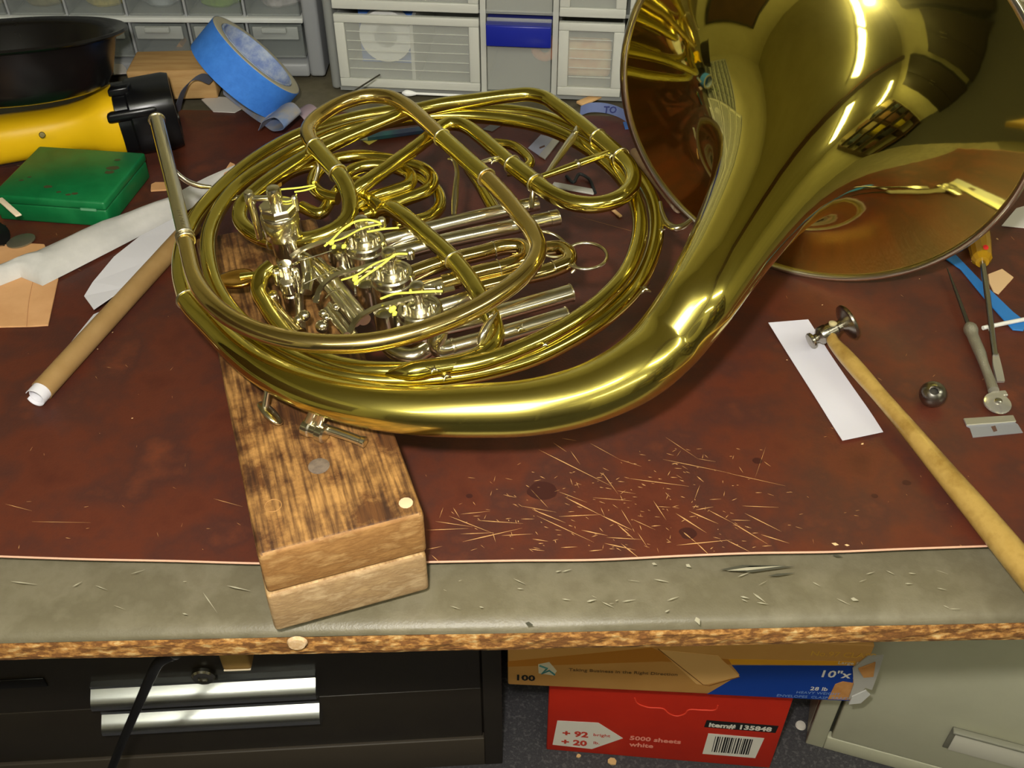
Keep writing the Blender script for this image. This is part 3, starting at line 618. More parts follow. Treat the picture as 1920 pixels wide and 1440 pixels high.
lathe('valve_foot', [(0.0058, -0.034), (0.0062, -0.033), (0.0062, -0.018), (0.0052, -0.017), (0.0052, 0)], H(536, 512, 8) , HN, NICK, horn, 24)
for (x, y, h, r, l) in ((536, 505, 9, 5.2, 10), (540, 536, 4, 5.6, 9), (520, 520, 6, 3.0, 12), (556, 520, 6, 2.8, 14), (512, 560, -4, 4.0, 10)):
    v_ = H(x, y, h)
    lathe('hinge_barrel', [(mm(r - 0.6), -mm(l / 2)), (mm(r), -mm(l / 2 - 0.8)), (mm(r), mm(l / 2 - 0.8)), (mm(r - 0.6), mm(l / 2)), (0, mm(l / 2))], v_, HN, NICK, horn, 22)
ringat(497, 446, 9, -10, -3, 6.3); ringat(511, 452, 9, -10, -3, 6.3)
# valve tubes near the change valve
for pts, r, m in ([[(492, 548, -6), (512, 576, -6), (536, 604, -6), (562, 630, -6)], 5.4, MATS['nickel_gold']], [[(575, 492, 6), (578, 520, 4), (574, 548, 0)], 4.4, NICK], [[(560, 540, -8), (562, 580, -8), (566, 620, -8)], 3.0, NICK],
                  [[(583, 500, 2), (620, 545, 2), (668, 605, 2)], 3.6, NICK], [[(596, 492, -2), (640, 545, -2), (684, 600, -2)], 4.4, NICK], [[(612, 580, 2), (632, 606, 2), (650, 628, 2)], 2.4, NICK], [[(620, 572, -4), (640, 598, -4), (664, 630, -4)], 3.2, NICK], [[(562, 478, -2), (600, 500, -6), (640, 520, -10)], 4.2, NICK],
                  [[(640, 500, -14), (664, 530, -14), (690, 560, -14)], 4.5, NICK], [[(600, 640, -6), (640, 650, -6), (680, 640, -6)], 4.2, NICK]):
    HT('connecting_tube', pts, r, m, 16)
for (x, y, h, r) in ((571, 592, 0, 4.0), (604, 612, -2, 4.6), (606, 588, 3, 3.0), (560, 600, -2, 3.4), (612, 596, 3, 2.6), (630, 576, 5, 2.6), (574, 642, -4, 4.4), (592, 560, 2, 2.4)):
    orb('lever_joint', H(x, y, h), mm(r), NICK)
# --- levers
def lever(pts, wid=3.4, th=1.6):
    line = [H(*p) for p in pts]; ws = []
    for i in range(len(line)):
        t = line[min(i + 1, len(line) - 1)] - line[max(i - 1, 0)]; ws.append(HN.cross(t).normalized() * mm(wid))
    return ribbon('valve_lever', line, ws, mm(th), NICK, horn)
lever([(545, 482, 18), (566, 468, 20), (600, 455, 20), (650, 438, 20), (700, 424, 20)])
lever([(592, 568, 12), (598, 545, 17), (622, 520, 19), (680, 502, 19), (764, 478, 19)])
lever([(655, 624, 12), (668, 600, 17), (690, 584, 19), (760, 562, 19), (852, 540, 19)])
# thumb paddle
def paddle(name, cpx, h, lx, ly, ux, th, m):
    c = H(*cpx, h); u = (H(cpx[0] + ux[0], cpx[1] + ux[1], h) - c).normalized(); w_ = HN.cross(u)
    vs = []; fs = []; n = 28; rings = [(1.0, -0.5), (1.03, 0.0), (0.98, 0.45), (0.75, 0.5), (0.4, 0.25), (0.0001, 0.15)]
    for (s, t) in [(0.0001, -0.6)] + rings:
        for k in range(n):
            a = 2 * math.pi * k / n; x = math.cos(a); y = math.sin(a) * (1 - 0.35 * x)
            vs.append(c + u * x * mm(lx) * s + w_ * y * mm(ly) * s + HN * mm(th) * t)
    for i in range(len(rings)):
        for k in range(n):
            fs.append((i * n + k, i * n + (k + 1) % n, (i + 1) * n + (k + 1) % n, (i + 1) * n + k))
    return mesh(name, vs, fs, m, horn, True)
paddle('thumb_lever', (438, 523), 4, 15.0, 9.0, (-60, 6), 3.0, GOLD)
rod('thumb_lever_arm', [(452, 520, 4.5, 3.2), (486, 514, 6, 2.6), (515, 506, 10, 3.0), (532, 500, 12, 2.6)], 2.6, BRASS)
# --- strings and pins
def cord(pts, r=0.75): return HT('valve_string', pts, r, STRING, 8, 0.002)
cord([(608, 462, 21), (620, 452, 23), (645, 428, 30), (668, 415, 33), (690, 412, 33), (714, 418, 32)])
cord([(612, 456, 22), (640, 448, 24), (680, 428, 30), (716, 420, 32)], 0.6)
cord([(664, 532, 21), (690, 514, 24), (722, 492, 29), (742, 477, 32), (764, 476, 32)])
cord([(640, 525, 21), (668, 516, 24), (700, 496, 29), (740, 480, 31)], 0.6)
cord([(714, 560, 23), (740, 551, 28), (765, 549, 31), (795, 547, 32), (830, 546, 31)])
cord([(512, 357, 46), (528, 355, 47), (560, 352, 47), (590, 347, 45)], 0.6); cord([(552, 360, 47), (575, 356, 46), (592, 350, 45)], 0.6)
cord([(524, 374, 45), (536, 378, 45), (550, 374, 45), (556, 364, 46)], 0.5)
cord([(688, 435, 24), (715, 430, 24), (748, 427, 24)], 0.7)
def knot(x, y, h, r=1.5): 
    return lathe('string_knot', [(max(mm(r) * math.sin(math.pi * k / 8) * (1 + 0.2 * math.sin(k * 2.1)), 1e-6), -mm(r * 1.3) * math.cos(math.pi * k / 8)) for k in range(9)], H(x, y, h), HX + HN * 0.6 + HY * 0.8, STRING, horn, 10, sharp=80)
for (x, y, h, r) in ((622, 455, 23, 1.7), (626, 463, 22, 1.4), (666, 522, 23, 1.9), (668, 530, 22, 1.5), (736, 580, 21, 2.2), (740, 588, 20, 1.5), (770, 545, 29, 1.0), (645, 462, 20, 1.6), (588, 342, 46, 1.0)): knot(x, y, h, r)
for pts in ([(560, 488, 16), (590, 480, 17), (622, 470, 17)], [(570, 532, 14), (600, 518, 15), (632, 502, 15)], [(610, 560, 10), (620, 548, 10), (640, 540, 10)]):
    HT('return_spring', pts, 0.45, NICK, 8)
# --- finger hook and little-finger rest under the bell tail, touching the block
def Z(x, y, z): return P(x, y, z)
DZ = -0.0058
def Z(x, y, z): return P(x, y, z + DZ)
lathe('finger_hook', [(0.0042, -0.0085), (0.0056, -0.0075), (0.0056, -0.003), (0.0048, -0.002), (0.0048, 0.002), (0.0058, 0.003), (0.0058, 0.0075), (0.0044, 0.0085)], Z(590, 807, 0.0825), (Z(612, 816, 0.0825) - Z(572, 800, 0.0825)), NICK, horn, 22)
tube('hook_rod', [Z(606, 802, 0.0835), Z(650, 817, 0.0825), Z(682, 829, 0.0815)], 0.0030, NICK, horn, 16)
lathe('hook_nut', [(0.0030, 0), (0.0036, 0.0005), (0.0036, 0.0030), (0.0030, 0.0035)], Z(676, 826.5, 0.0817), Z(682, 829, 0.0815) - Z(650, 817, 0.0825), NICK, horn, 18)
tube('hook_leg', [Z(592, 806, 0.083), Z(599, 790, 0.089), Z(606, 770, 0.098)], 0.0030, NICK, horn, 12)
tube('hook_leg', [Z(574, 799, 0.083), Z(582, 786, 0.089), Z(590, 765, 0.098)], 0.0030, NICK, horn, 12)
fr0, fr1 = Z(487, 754, 0.0865), Z(526, 796, 0.0805)
fl_len = (fr1 - fr0).length
lathe('finger_rest', [(1e-5, 0)] + [(0.0062 * math.sin(math.pi * k / 12) ** 0.7, fl_len * (1 - math.cos(math.pi * k / 12)) / 2) for k in range(1, 12)] + [(1e-5, fl_len)], fr0, fr1 - fr0, NICK, horn, 24, xdir=V((0.5, 0.4, 0.9)), sx=0.42, sharp=80)
tube('rest_post', [Z(497, 765, 0.086), Z(500, 745, 0.093), Z(504, 722, 0.101)], 0.0022, NICK, horn, 12)

# ================================================================ things behind the horn
def frame3(org, X, Zd=UZ):
    X = V(X).normalized(); return V(org), X, V(Zd).cross(X)
class Face:
    """vertical front face standing on two pixels at height z; maps pixels onto it."""
    def __init__(s, p, q, z):
        s.o = P(*p, z); e = P(*q, z) - s.o; s.X = V((e.x, e.y, 0)).normalized(); s.Y = UZ.cross(s.X); s.z = z
    def uv(s, x, y, d=0.0):
        p = PP(x, y, s.o + s.Y * d, s.Y); return (p - s.o).dot(s.X), p.z - s.z
    def pt(s, u, v, d=0.0): return s.o + s.X * u + UZ * v + s.Y * d
    def box(s, name, u0, u1, v0, v1, d0, d1, m, parent=None, bevel=0.0):
        return box(name, s.pt(u0, v0, d0), s.X * (u1 - u0), s.Y * (d1 - d0), UZ * (v1 - v0), m, parent, bevel)

# ---- grey small-parts cabinet
GREYP = mat('grey_plastic', (148, 150, 152), 0.45)
GREYD = mat('dark_interior', (46, 47, 48), 0.7)
CLR = mat('smoky_clear_plastic', (150, 156, 154), 0.18, alpha=0.22, spec=0.5)
CLRE = mat('clear_plastic_edge', (190, 194, 190), 0.25, alpha=0.45)
g = Face((240, 143), (605, 145), -0.0018)
cabt = thing('parts_cabinet', 'grey plastic parts cabinet with rows of small clear drawers', 'drawer cabinet', g.pt(0, 0))
cu = [g.uv(x, 90)[0] for x in (-300, -193, -86, 33, 140, 250, 359, 467, 574)]
uR = g.uv(605, 100)[0]; uL = cu[0]
vb = g.uv(500, 118)[1]; vs_ = g.uv(500, 40)[1]; rowh = vs_ - vb
NR = 5; vtop = vb + rowh * NR + 0.03
g.box('back_panel', uL - 0.02, uR, 0.0, vtop, 0.145, 0.15, GREYP, cabt)
g.box('side_panel', cu[-1], uR, 0.0, vtop, 0.0, 0.145, GREYP, cabt, 0.004)
g.box('side_panel', uL - 0.02, uL, 0.0, vtop, 0.0, 0.145, GREYP, cabt, 0.004)
g.box('bottom_panel', uL, cu[-1], 0.0, vb - 0.001, 0.0, 0.145, GREYP, cabt, 0.003)
g.box('top_panel', uL, cu[-1], vtop - 0.015, vtop, 0.0, 0.145, GREYP, cabt, 0.003)
SHELF = mat('shelf_edge', (196, 198, 194), 0.35)
for r in range(1, NR + 1):
    g.box('shelf', uL, cu[-1], vb + rowh * r - 0.0028, vb + rowh * r + 0.0028, 0.001, 0.14, SHELF, cabt, 0.001)
for i in range(1, len(cu) - 1):
    g.box('divider', cu[i] - 0.0012, cu[i] + 0.0012, vb, vtop - 0.015, 0.006, 0.14, GREYP, cabt)
contents = {(4, 1): (206, 190, 90), (5, 1): (176, 184, 186), (6, 1): (140, 176, 60), (7, 1): (222, 214, 210), (5, 0): (200, 140, 70), (3, 1): (150, 140, 90), (2, 1): (160, 150, 120), (6, 0): (90, 84, 80), (7, 0): (60, 60, 64)}
for r in range(NR):
    for i in range(len(cu) - 1):
        u0, u1 = cu[i] + 0.003, cu[i + 1] - 0.003; v0, v1 = vb + rowh * r + 0.004, vb + rowh * (r + 1) - 0.005
        d = g.box('drawer', u0, u1, v0, v1, 0.004, 0.0065, CLR, cabt, 0.001)
        g.box('drawer_side', u0, u0 + 0.002, v0, v1, 0.0065, 0.13, CLR, d); g.box('drawer_side', u1 - 0.002, u1, v0, v1, 0.0065, 0.13, CLR, d)
        g.box('drawer_floor', u0, u1, v0, v0 + 0.002, 0.0065, 0.13, CLRE, d)
        um = (u0 + u1) / 2
        g.box('drawer_pull', u0 + 0.004, u1 - 0.004, v1 - (v1 - v0) * 0.42, v1 - 0.002, 0.0005, 0.004, CLRE, d, 0.001)
        g.box('pull_tab', um - 0.014, um + 0.014, v1 - 0.007, v1 - 0.001, -0.006, 0.0005, CLRE, d, 0.001)
g.box('cabinet_lining', uL, cu[-1], vb, vtop - 0.016, 0.1405, 0.1445, GREYD, cabt)
PADN = {4: 'yellow', 5: 'pale grey', 6: 'green', 7: 'white', 3: 'olive', 2: 'beige'}
for (i, r), c in contents.items():
    if r == 1 and i in PADN:
        um = (cu[i] + cu[i + 1]) / 2; rr = random.Random(i)
        n = 18; vs = [g.pt(um + math.cos(2 * math.pi * k / n) * 0.026 * (1 + 0.2 * rr.uniform(-1, 1)), vb + rowh * r + 0.0065, 0.05 + math.sin(2 * math.pi * k / n) * 0.03) for k in range(n)]
        o = prism('felt_pads', vs, (0, 0, 0.016), mat('pads_%d' % i, c, 0.9, var=tuple(int(v_ * 0.75) for v_ in c), scale=80), None, 0.003)
        tag(o, '%s small parts heaped in a clear drawer of the grey cabinet' % PADN[i], 'small parts', 'parts in the cabinet drawers')
pt_ = prism('cork_piece', [g.pt(*g.uv(322, 100, 0.03), 0.03), g.pt(*g.uv(352, 100, 0.03), 0.03), g.pt(*g.uv(336, 80, 0.03), 0.03)], g.Y * 0.02, mat('cork', (196, 146, 92), 0.9))
tag(pt_, 'tan pointed cork piece inside a bottom drawer of the grey cabinet', 'cork')

# ---- clear organiser
c_ = Face((612, 170), (1165, 193), -0.0018)
org_ = thing('clear_organizer', 'frosted clear plastic organizer with wide drawers behind the horn', 'organizer', c_.pt(0, 0))
FRO = mat('frosted_plastic', (222, 224, 214), 0.3, alpha=0.26)
FROE = mat('frosted_edge', (226, 226, 216), 0.35, alpha=0.66)
BODYG = mat('organizer_body', (150, 152, 148), 0.4, alpha=0.85)
U = lambda x, y: c_.uv(x, y)
ua, ub, ucol, ud, ue = U(612, 100)[0], U(634, 100)[0], U(906, 100)[0], U(1040, 100)[0], U(1168, 100)[0]
uend = ue + 0.11
v1 = U(760, 22)[1]; v0 = 0.006; hrow = v1 - v0
top = v0 + hrow * 4 + 0.02
c_.box('back_panel', ua, uend, 0, top, 0.155, 0.16, BODYG, org_)
c_.box('side_panel', ua, ub - 0.003, 0, top, 0.004, 0.155, BODYG, org_, 0.004)
c_.box('side_panel', uend - 0.012, uend, 0, top, 0.004, 0.155, BODYG, org_, 0.004)
c_.box('base_panel', ub - 0.003, uend - 0.012, 0, 0.005, 0.004, 0.155, BODYG, org_)
c_.box('top_panel', ub - 0.003, uend - 0.012, top - 0.01, top, 0.004, 0.155, BODYG, org_)
for r in range(1, 4): c_.box('shelf', ub - 0.003, uend - 0.012, v0 + hrow * r - 0.001, v0 + hrow * r + 0.003, 0.006, 0.15, BODYG, org_)
for u in (ucol, ud): c_.box('column', u - 0.003, u + 0.003, 0.005, top - 0.01, 0.003, 0.15, FROE, org_)
def drawer(u0, u1, v0_, v1_, name='drawer', lines=True):
    d = c_.box(name, u0, u1, v0_, v1_, 0.0, 0.003, FRO, org_, 0.0012)
    for (a, b, e, f_) in ((u0, u1, v1_ - 0.009, v1_), (u0, u1, v0_, v0_ + 0.010), (u0, u0 + 0.011, v0_ + 0.010, v1_ - 0.009), (u1 - 0.011, u1, v0_ + 0.010, v1_ - 0.009)):
        c_.box('drawer_rim', a, b, e, f_, -0.004, 0.0, FROE, d, 0.001)
    if lines:
        for k in range(1, 6): c_.box('molded_line', u0 + 0.012, u1 - 0.012, v0_ + 0.010 + (v1_ - v0_ - 0.019) * k / 6, v0_ + 0.0106 + (v1_ - v0_ - 0.019) * k / 6, -0.001, 0.0, FROE, d)
    c_.box('drawer_side', u0, u0 + 0.002, v0_, v1_ - 0.004, 0.003, 0.145, FRO, d); c_.box('drawer_side', u1 - 0.002, u1, v0_, v1_ - 0.004, 0.003, 0.145, FRO, d)
    c_.box('drawer_floor', u0, u1, v0_, v0_ + 0.002, 0.003, 0.145, FRO, d)
    c_.box('drawer_back', u0, u1, v0_, v1_ - 0.004, 0.143, 0.145, FRO, d)
    return d
for r in range(4):
    y0, y1 = v0 + hrow * r + 0.002, v0 + hrow * (r + 1) - 0.004
    dr = drawer(ub, ucol - 0.004, y0, y1)
    if r == 0:
        um = U(772, 90)[0]; c_.box('drawer_partition', um - 0.002, um + 0.002, y0 + 0.002, y1 - 0.008, 0.003, 0.143, FROE, dr)
    drawer(ud + 0.004, ue, y0, y1); drawer(ue + 0.004, uend - 0.016, y0, y1, lines=False)
    d = c_.box('drawer', ucol + 0.004, ud - 0.004, y0, y1, 0.002, 0.005, FRO, org_, 0.001)
    if r == 0:
        q0, q1 = U(960, 84)[1], U(960, 44)[1]
        lb = c_.box('label_holder', ucol + 0.004, ud - 0.004, q0, q1, -0.007, 0.0015, mat('blue_plastic', (28, 40, 150), 0.3), d, 0.0015)
        c_.box('label_lip', ucol + 0.004, ud - 0.004, q1, q1 + 0.001, -0.007, 0.03, mat('blue_plastic_top', (60, 66, 150), 0.4), lb)
# things inside it
tr = c_.pt(U(712, 92)[0], (U(712, 92)[1]), 0.035)
o = thing('thread_tape_roll', 'white roll of thread tape seen through the clear drawer front', 'tape roll', tr - UZ * 0.03)
RT = (U(762, 92)[0] - U(662, 92)[0]) / 2
lathe('tape', [(RT * 0.44, 0), (RT, 0), (RT, 0.014), (RT * 0.44, 0.014), (RT * 0.44, 0)], tr, c_.Y, mat('white_tape', (238, 238, 232), 0.7), o, 36)
bb = c_.box('blue_spool', U(655, 92)[0], U(763, 92)[0], 0.012, 0.075, 0.056, 0.06, mat('blue_card', (60, 110, 190), 0.6)); tag(bb, 'blue card behind the white tape roll in the clear drawer', 'card')
orng = c_.box('copper_parts', U(1052, 130)[0], U(1145, 130)[0], 0.014, U(1090, 100)[1], 0.03, 0.05, mat('tan_parts', (214, 150, 100), 0.8, var=(230, 200, 150), scale=60), None, 0.006); tag(orng, 'tan wooden pieces in the right clear drawer', 'wood pieces')
p_ = c_.pt(U(1018, 110)[0], U(1018, 110)[1], 0.03)
o = torus('cork_ring', p_, c_.Y, 0.011, 0.005, mat('orange_cork', (186, 110, 64), 0.8)); tag(o, 'small orange brown ring inside the middle clear drawer', 'ring')

# ---- wood scrap, tape roll
f_ = Face((250, 190), (402, 186), 0.0)
sc_ = f_.box('wood_scrap', 0.0, f_.uv(402, 150)[0], 0.0005, f_.uv(300, 133)[1], 0.0, 0.055, mat('pale_pine', (206, 166, 108), 0.7, var=(186, 142, 84), scale=40, stretch=(0.4, 3, 3)), None, 0.002)
tag(sc_, 'pale pine offcut standing behind the flashlight and the blue tape', 'wood scrap')
tp = P(462, 128, 0.053); up_ = CU; vd = (CP - tp).normalized()
ax = (CR * 0.60 + CU * 0.72).normalized() * 0.955 + vd * 0.30; ax.normalize()
roll = thing('masking_tape_roll', 'roll of bright blue masking tape tilted against the pine offcut', 'tape roll', (tp.x, tp.y, 0))
TW, TR, TI = 0.037, 0.0560, 0.0425
BLUE = mat('blue_tape', (64, 132, 226), 0.75, var=(54, 120, 214), scale=120)
lathe('tape', [(TI + 0.002, -TW / 2), (TR, -TW / 2), (TR, TW / 2), (TI + 0.002, TW / 2), (TI + 0.002, -TW / 2)], tp, ax, BLUE, roll, 64)
core = lathe('core', [(TI, -TW / 2 - 0.0008), (TI + 0.002, -TW / 2 - 0.0008), (TI + 0.002, TW / 2 + 0.0008), (TI, TW / 2 + 0.0008), (TI, -TW / 2 - 0.0008)], tp, ax, mat('core_card', (180, 190, 206), 0.8, var=(120, 140, 190), scale=90), roll, 64)
torus('layer_edge', tp + ax * (TW / 2), ax, (TR + TI) / 2 + 0.001, 0.0056, mat('tape_edge', (176, 170, 150), 0.8), roll, 64, 8, 0.12)
TB = mat('tape_backing', (112, 134, 176), 0.6, var=(158, 150, 140), scale=40)
ribbon('tape_tail', [P(418, 166, 0.02), P(440, 180, 0.016), P(470, 196, 0.014), P(500, 216, 0.018), P(530, 232, 0.022), P(548, 222, 0.034), P(536, 208, 0.040), P(512, 212, 0.034), P(500, 232, 0.018)],
       [V((0.0, 0.004, 0.012)), V((0, 0.006, 0.016)), V((0.004, 0.01, 0.020)), V((0.006, 0.024, 0.008)), V((0.01, 0.032, 0.0)), V((0.012, 0.033, 0.0)), V((0.012, 0.033, 0)), V((0.012, 0.033, 0)), V((0.012, 0.030, 0))], 0.0006, TB, roll)
ribbon('tape_tail', [P(332, 212, 0.002), P(338, 186, 0.020), P(350, 160, 0.034), P(372, 144, 0.038), P(398, 152, 0.028)], V((0.006, 0.010, 0.003)), 0.0006, mat('dark_strip', (84, 86, 96), 0.6), roll)
pk = ribbon('tape_scrap', [P(548, 212, 0.004), P(566, 204, 0.012), P(584, 216, 0.012), P(594, 234, 0.003)], V((0.012, 0.022, 0.0)), 0.0006, mat('pinkish_tape', (172, 150, 158), 0.4))
tag(pk, 'pinkish curl of used tape beside the blue tape roll', 'tape scrap')
sc2 = prism('paper_scrap', poly([(378, 188), (395, 182), (450, 185), (462, 200), (440, 212), (400, 210)], 0.0004), (0, 0, 0.001), mat('off_white_paper', (214, 208, 200), 0.8)); tag(sc2, 'torn off white paper scrap under the blue tape roll', 'paper scrap')
sc3 = prism('paper_scrap', poly([(212, 128), (220, 112), (236, 128), (240, 138), (214, 140)], 0.012), (0, 0, 0.001), MATS['off_white_paper']); tag(sc3, 'small white paper corner between the black pan and the pine offcut', 'paper scrap')

# ---- flashlight
YEL = mat('yellow_plastic', (236, 188, 18), 0.38)
BLK = mat('black_plastic', (16, 16, 18), 0.28)
zc = 0.034
fa, fb = P(-70, 282, 0.028) + V((0, 0.010, 0)), P(328, 208, zc) + V((0, 0.004, 0))
FD = (fb - fa); FL = FD.length; fd = FD.normalized(); fup = fd.cross(V((0, 0, 1)).cross(fd)).normalized() * 1.0
fl_ = thing('flashlight', 'yellow flashlight with a wide black head lying behind the green box', 'flashlight', (fa.x, fa.y, 0))
tN = (P(205, 226, zc) - fa).dot(fd); tH = (P(224, 222, zc) - fa).dot(fd)
hb = lathe('body', [(0.012, 0), (0.019, 0.003), (0.0225, 0.012), (0.0225, 0.05), (0.0215, tN * 0.62), (0.0222, tN * 0.75), (0.0260, tN * 0.86), (0.031, tN * 0.94), (0.033, tN), (0.0335, tH), (0.030, tH + 0.001)], fa, fd, YEL, fl_, 40, xdir=UZ, sup=2.5)
hd = lathe('head', [(0.029, tH - 0.002), (0.0325, tH), (0.0325, tH + 0.012), (0.034, tH + 0.014), (0.0345, FL - 0.006), (0.033, FL), (0.029, FL + 0.0005), (0.028, FL - 0.003), (0, FL - 0.004)], fa, fd, BLK, fl_, 44, xdir=UZ, sup=3.4)
box('switch', P(199, 158, 0.062) , (P(213, 212, 0.050) - P(199, 158, 0.062)) * 0.98, fd * 0.004, V((0, -0.002, 0.004)), mat('grey_rubber', (98, 92, 76), 0.7), hb, 0.001)
sN = P(79, 253, 0.044)
lathe('screw', [(0.003, 0), (0.0024, 0.0016), (0, 0.0018)], sN, (CP - sN), mat('screw_metal', (90, 80, 40), 0.5, 0.6), hb, 14)
box('head_clip', fa + fd * (tH + 0.002) + UZ * 0.031 + V((0, -0.018, 0)), fd * 0.020, V((0, 0.012, 0.0)), UZ * 0.008, BLK, hd, 0.002)
rib_dir = fd
box('head_rib', fa + fd * (tH + 0.001) + UZ * 0.010 + V((0.0, -0.036, 0)), fd * (FL - tH - 0.006), V((0, 0.010, 0)), UZ * 0.012, BLK, hd, 0.004)

# ---- black pan resting on the flashlight
pc = P(12, 66, 0.128)
pn = (UZ + V((-0.02, 0.24, 0)) ).normalized()
PBK = mat('black_enamel', (18, 16, 16), 0.25, rvar=0.1, scale=6)
pan = lathe('baking_pan', [(0.0, -0.052), (0.075, -0.052), (0.082, -0.049), (0.088, -0.040), (0.098, -0.004), (0.107, -0.002), (0.1095, 0.0), (0.108, 0.0022), (0.104, 0.0015), (0.097, -0.001), (0.0945, -0.004), (0.086, -0.036), (0.080, -0.0465), (0.074, -0.0498), (0.0, -0.0502)], pc, pn, PBK, None, 72)
tag(pan, 'round black enamel pan resting tilted on the flashlight', 'pan')

# ---- green steel box
GRN = mat('green_paint', (14, 116, 62), 0.42, var=[(10, 104, 54), (22, 122, 66)], scale=16, rvar=0.08)
gz = 0.027
FR, FLc, BRc = P(197, 386, gz), P(-14, 371, gz), P(238, 283, gz)
gx = (FR - FLc); gy = BRc - FR; gxn = gx.normalized(); gy = (gy - gxn * gy.dot(gxn)) * 0.93
go = FLc + V((-0.003, 0.005, 0)); go.z = 0.0005
gb = thing('green_box', 'green painted flat steel box with chipped lid in front of the flashlight', 'metal box', go)
box('body', go, gx, gy, UZ * 0.0185, GRN, gb, 0.002)
lid = box('lid', go - gxn * 0.0006 - gy.normalized() * 0.0006 + UZ * 0.0182, gx + gxn * 0.0012, gy + gy.normalized() * 0.0012, UZ * 0.0088, GRN, gb, 0.002)
CHIP = mat('paint_chip', (70, 72, 40), 0.7)
for i, (x, y, r) in enumerate([(90, 350, 2.6), (212, 315, 4.0), (205, 323, 3), (140, 363, 2), (128, 365, 1.6), (40, 338, 1.5), (55, 332, 1.2), (220, 300, 2), (110, 360, 1.5), (35, 310, 1)]):
    c = P(x, y, gz + 0.0007); n = 11
    prism('paint_chip', [c + V((math.cos(a) * r * 0.0016 * (1 + 0.5 * noise.noise((a * 2, i, 0))), math.sin(a) * r * 0.001 * (1 + 0.5 * noise.noise((a * 2, i, 5))), 0)) for a in [2 * math.pi * k / n for k in range(n)]], (0, 0, 0.0001), CHIP, lid)
lp = go + gx * 0.78 + UZ * 0.0175 - gy.normalized() * 0.0012
box('latch', lp, gx.normalized() * 0.015, gy.normalized() * 0.001, UZ * 0.0022, mat('latch_paint', (110, 170, 130), 0.4), lid)

# ---- cloth strip, roll, leather patch on the left
WCL = mat('white_cotton', (206, 203, 198), 0.9, var=(186, 184, 180), scale=25, stretch=(1, 1, 1))
def hump(pxu, pxl, z0, hh, name, m, n=9, zu=0.012):
    """soft strip between an upper and a lower pixel line, gently domed with folds."""
    L = len(pxu); vs = []; fs = []
    for i in range(L):
        a, b = P(*pxu[i], zu), P(*pxl[i], z0)
        for j in range(n):
            t = j / (n - 1); p = a.lerp(b, t)
            z = hh * (math.sin(math.pi * t) ** 0.6 if 0 < t < 1 else 0) * (0.8 + 0.4 * noise.noise((t * 4.2, i * 0.35, 3)))
            vs.append(p + UZ * z)
    nv = len(vs); vs += [V((v_.x, v_.y, z0)) for v_ in vs]
    for i in range(L - 1):
        for j in range(n - 1):
            a = i * n + j; fs.append((a, a + 1, a + n + 1, a + n)); fs.append((nv + a, nv + a + n, nv + a + n + 1, nv + a + 1))
    edge = [i for i in range(n)] + [i * n + n - 1 for i in range(1, L)] + [(L - 1) * n + j for j in range(n - 2, -1, -1)] + [i * n for i in range(L - 2, 0, -1)]
    for k in range(len(edge)):
        a, b = edge[k], edge[(k + 1) % len(edge)]; fs.append((a, b, nv + b, nv + a))
    return mesh(name, vs, fs, m, None, True, 60)
def lerp_px(line, n):
    out = []
    for k in range(n):
        t = k / (n - 1) * (len(line) - 1); i = min(int(t), len(line) - 2); f = t - i
        out.append((line[i][0] * (1 - f) + line[i + 1][0] * f, line[i][1] * (1 - f) + line[i + 1][1] * f))
    return out
cl = hump(lerp_px([(-60, 522), (30, 488), (92, 460), (194, 413), (316, 374), (440, 312)], 26), lerp_px([(-60, 560), (40, 520), (80, 536), (194, 478), (322, 412), (446, 338)], 26), 0.0022, 0.009, 'cotton_strip', WCL)
tag(cl, 'long folded white cotton strip running under the horn leadpipe', 'cloth strip')
lp_ = prism('leather_patch', poly([(-30, 462), (45, 458), (84, 460), (110, 524), (91, 612), (60, 614), (-30, 616)], 0.0003), (0, 0, 0.0016), mat('tan_leather', (224, 172, 120), 0.7, var=(210, 156, 104), scale=20), None, 0.0004)
tag(lp_, 'square tan leather patch under the white cotton strip', 'leather patch')
lc2 = tube('fold_crease', [P(63, 522, 0.002), P(55, 560, 0.002), P(50, 612, 0.002)], 0.0003, mat('crease_tan', (196, 140, 92), 0.8), lp_, 5)
# rolled sandpaper
BRN = mat('brown_paper', (168, 134, 84), 0.7, var=(154, 120, 70), scale=30)
WHP = mat('white_paper', (226, 224, 230), 0.8)
ra, rb = P(78, 733, 0.0085), P(362, 422, 0.0085); rd = (rb - ra).normalized(); rs_ = UZ.cross(rd)
rp = thing('paper_roll', 'rolled sheet with brown outside and white lining left of the horn', 'paper roll', (ra.x, ra.y, 0))
def scroll(name, r0, a0, a1, t0, t1, m, n=40, th=0.0005):
    vs = []; fs = []
    for k in range(n + 1):
        a = math.radians(a0 + (a1 - a0) * k / n)
        for rr in (r0, r0 - th):
            for t in (t0, t1):
                vs.append(ra + rd * t + (rs_ * math.cos(a) + UZ * math.sin(a)) * rr)
    for k in range(n):
        a = k * 4; b = a + 4
        fs += [(a, a + 1, b + 1, b), (a + 2, b + 2, b + 3, a + 3), (a, b, b + 2, a + 2), (a + 1, a + 3, b + 3, b + 1)]
    fs += [(0, 2, 3, 1), (n * 4, n * 4 + 1, n * 4 + 3, n * 4 + 2)]
    return mesh(name, vs, fs, m, rp, True, 50)
RL = (rb - ra).length
scroll('outer_layer', 0.0083, 35, 350, 0.0, RL, BRN)
scroll('inner_lining', 0.0075, 30, 345, -0.0085, RL, WHP)
scroll('inner_lining', 0.0062, -120, 150, -0.006, RL, WHP)
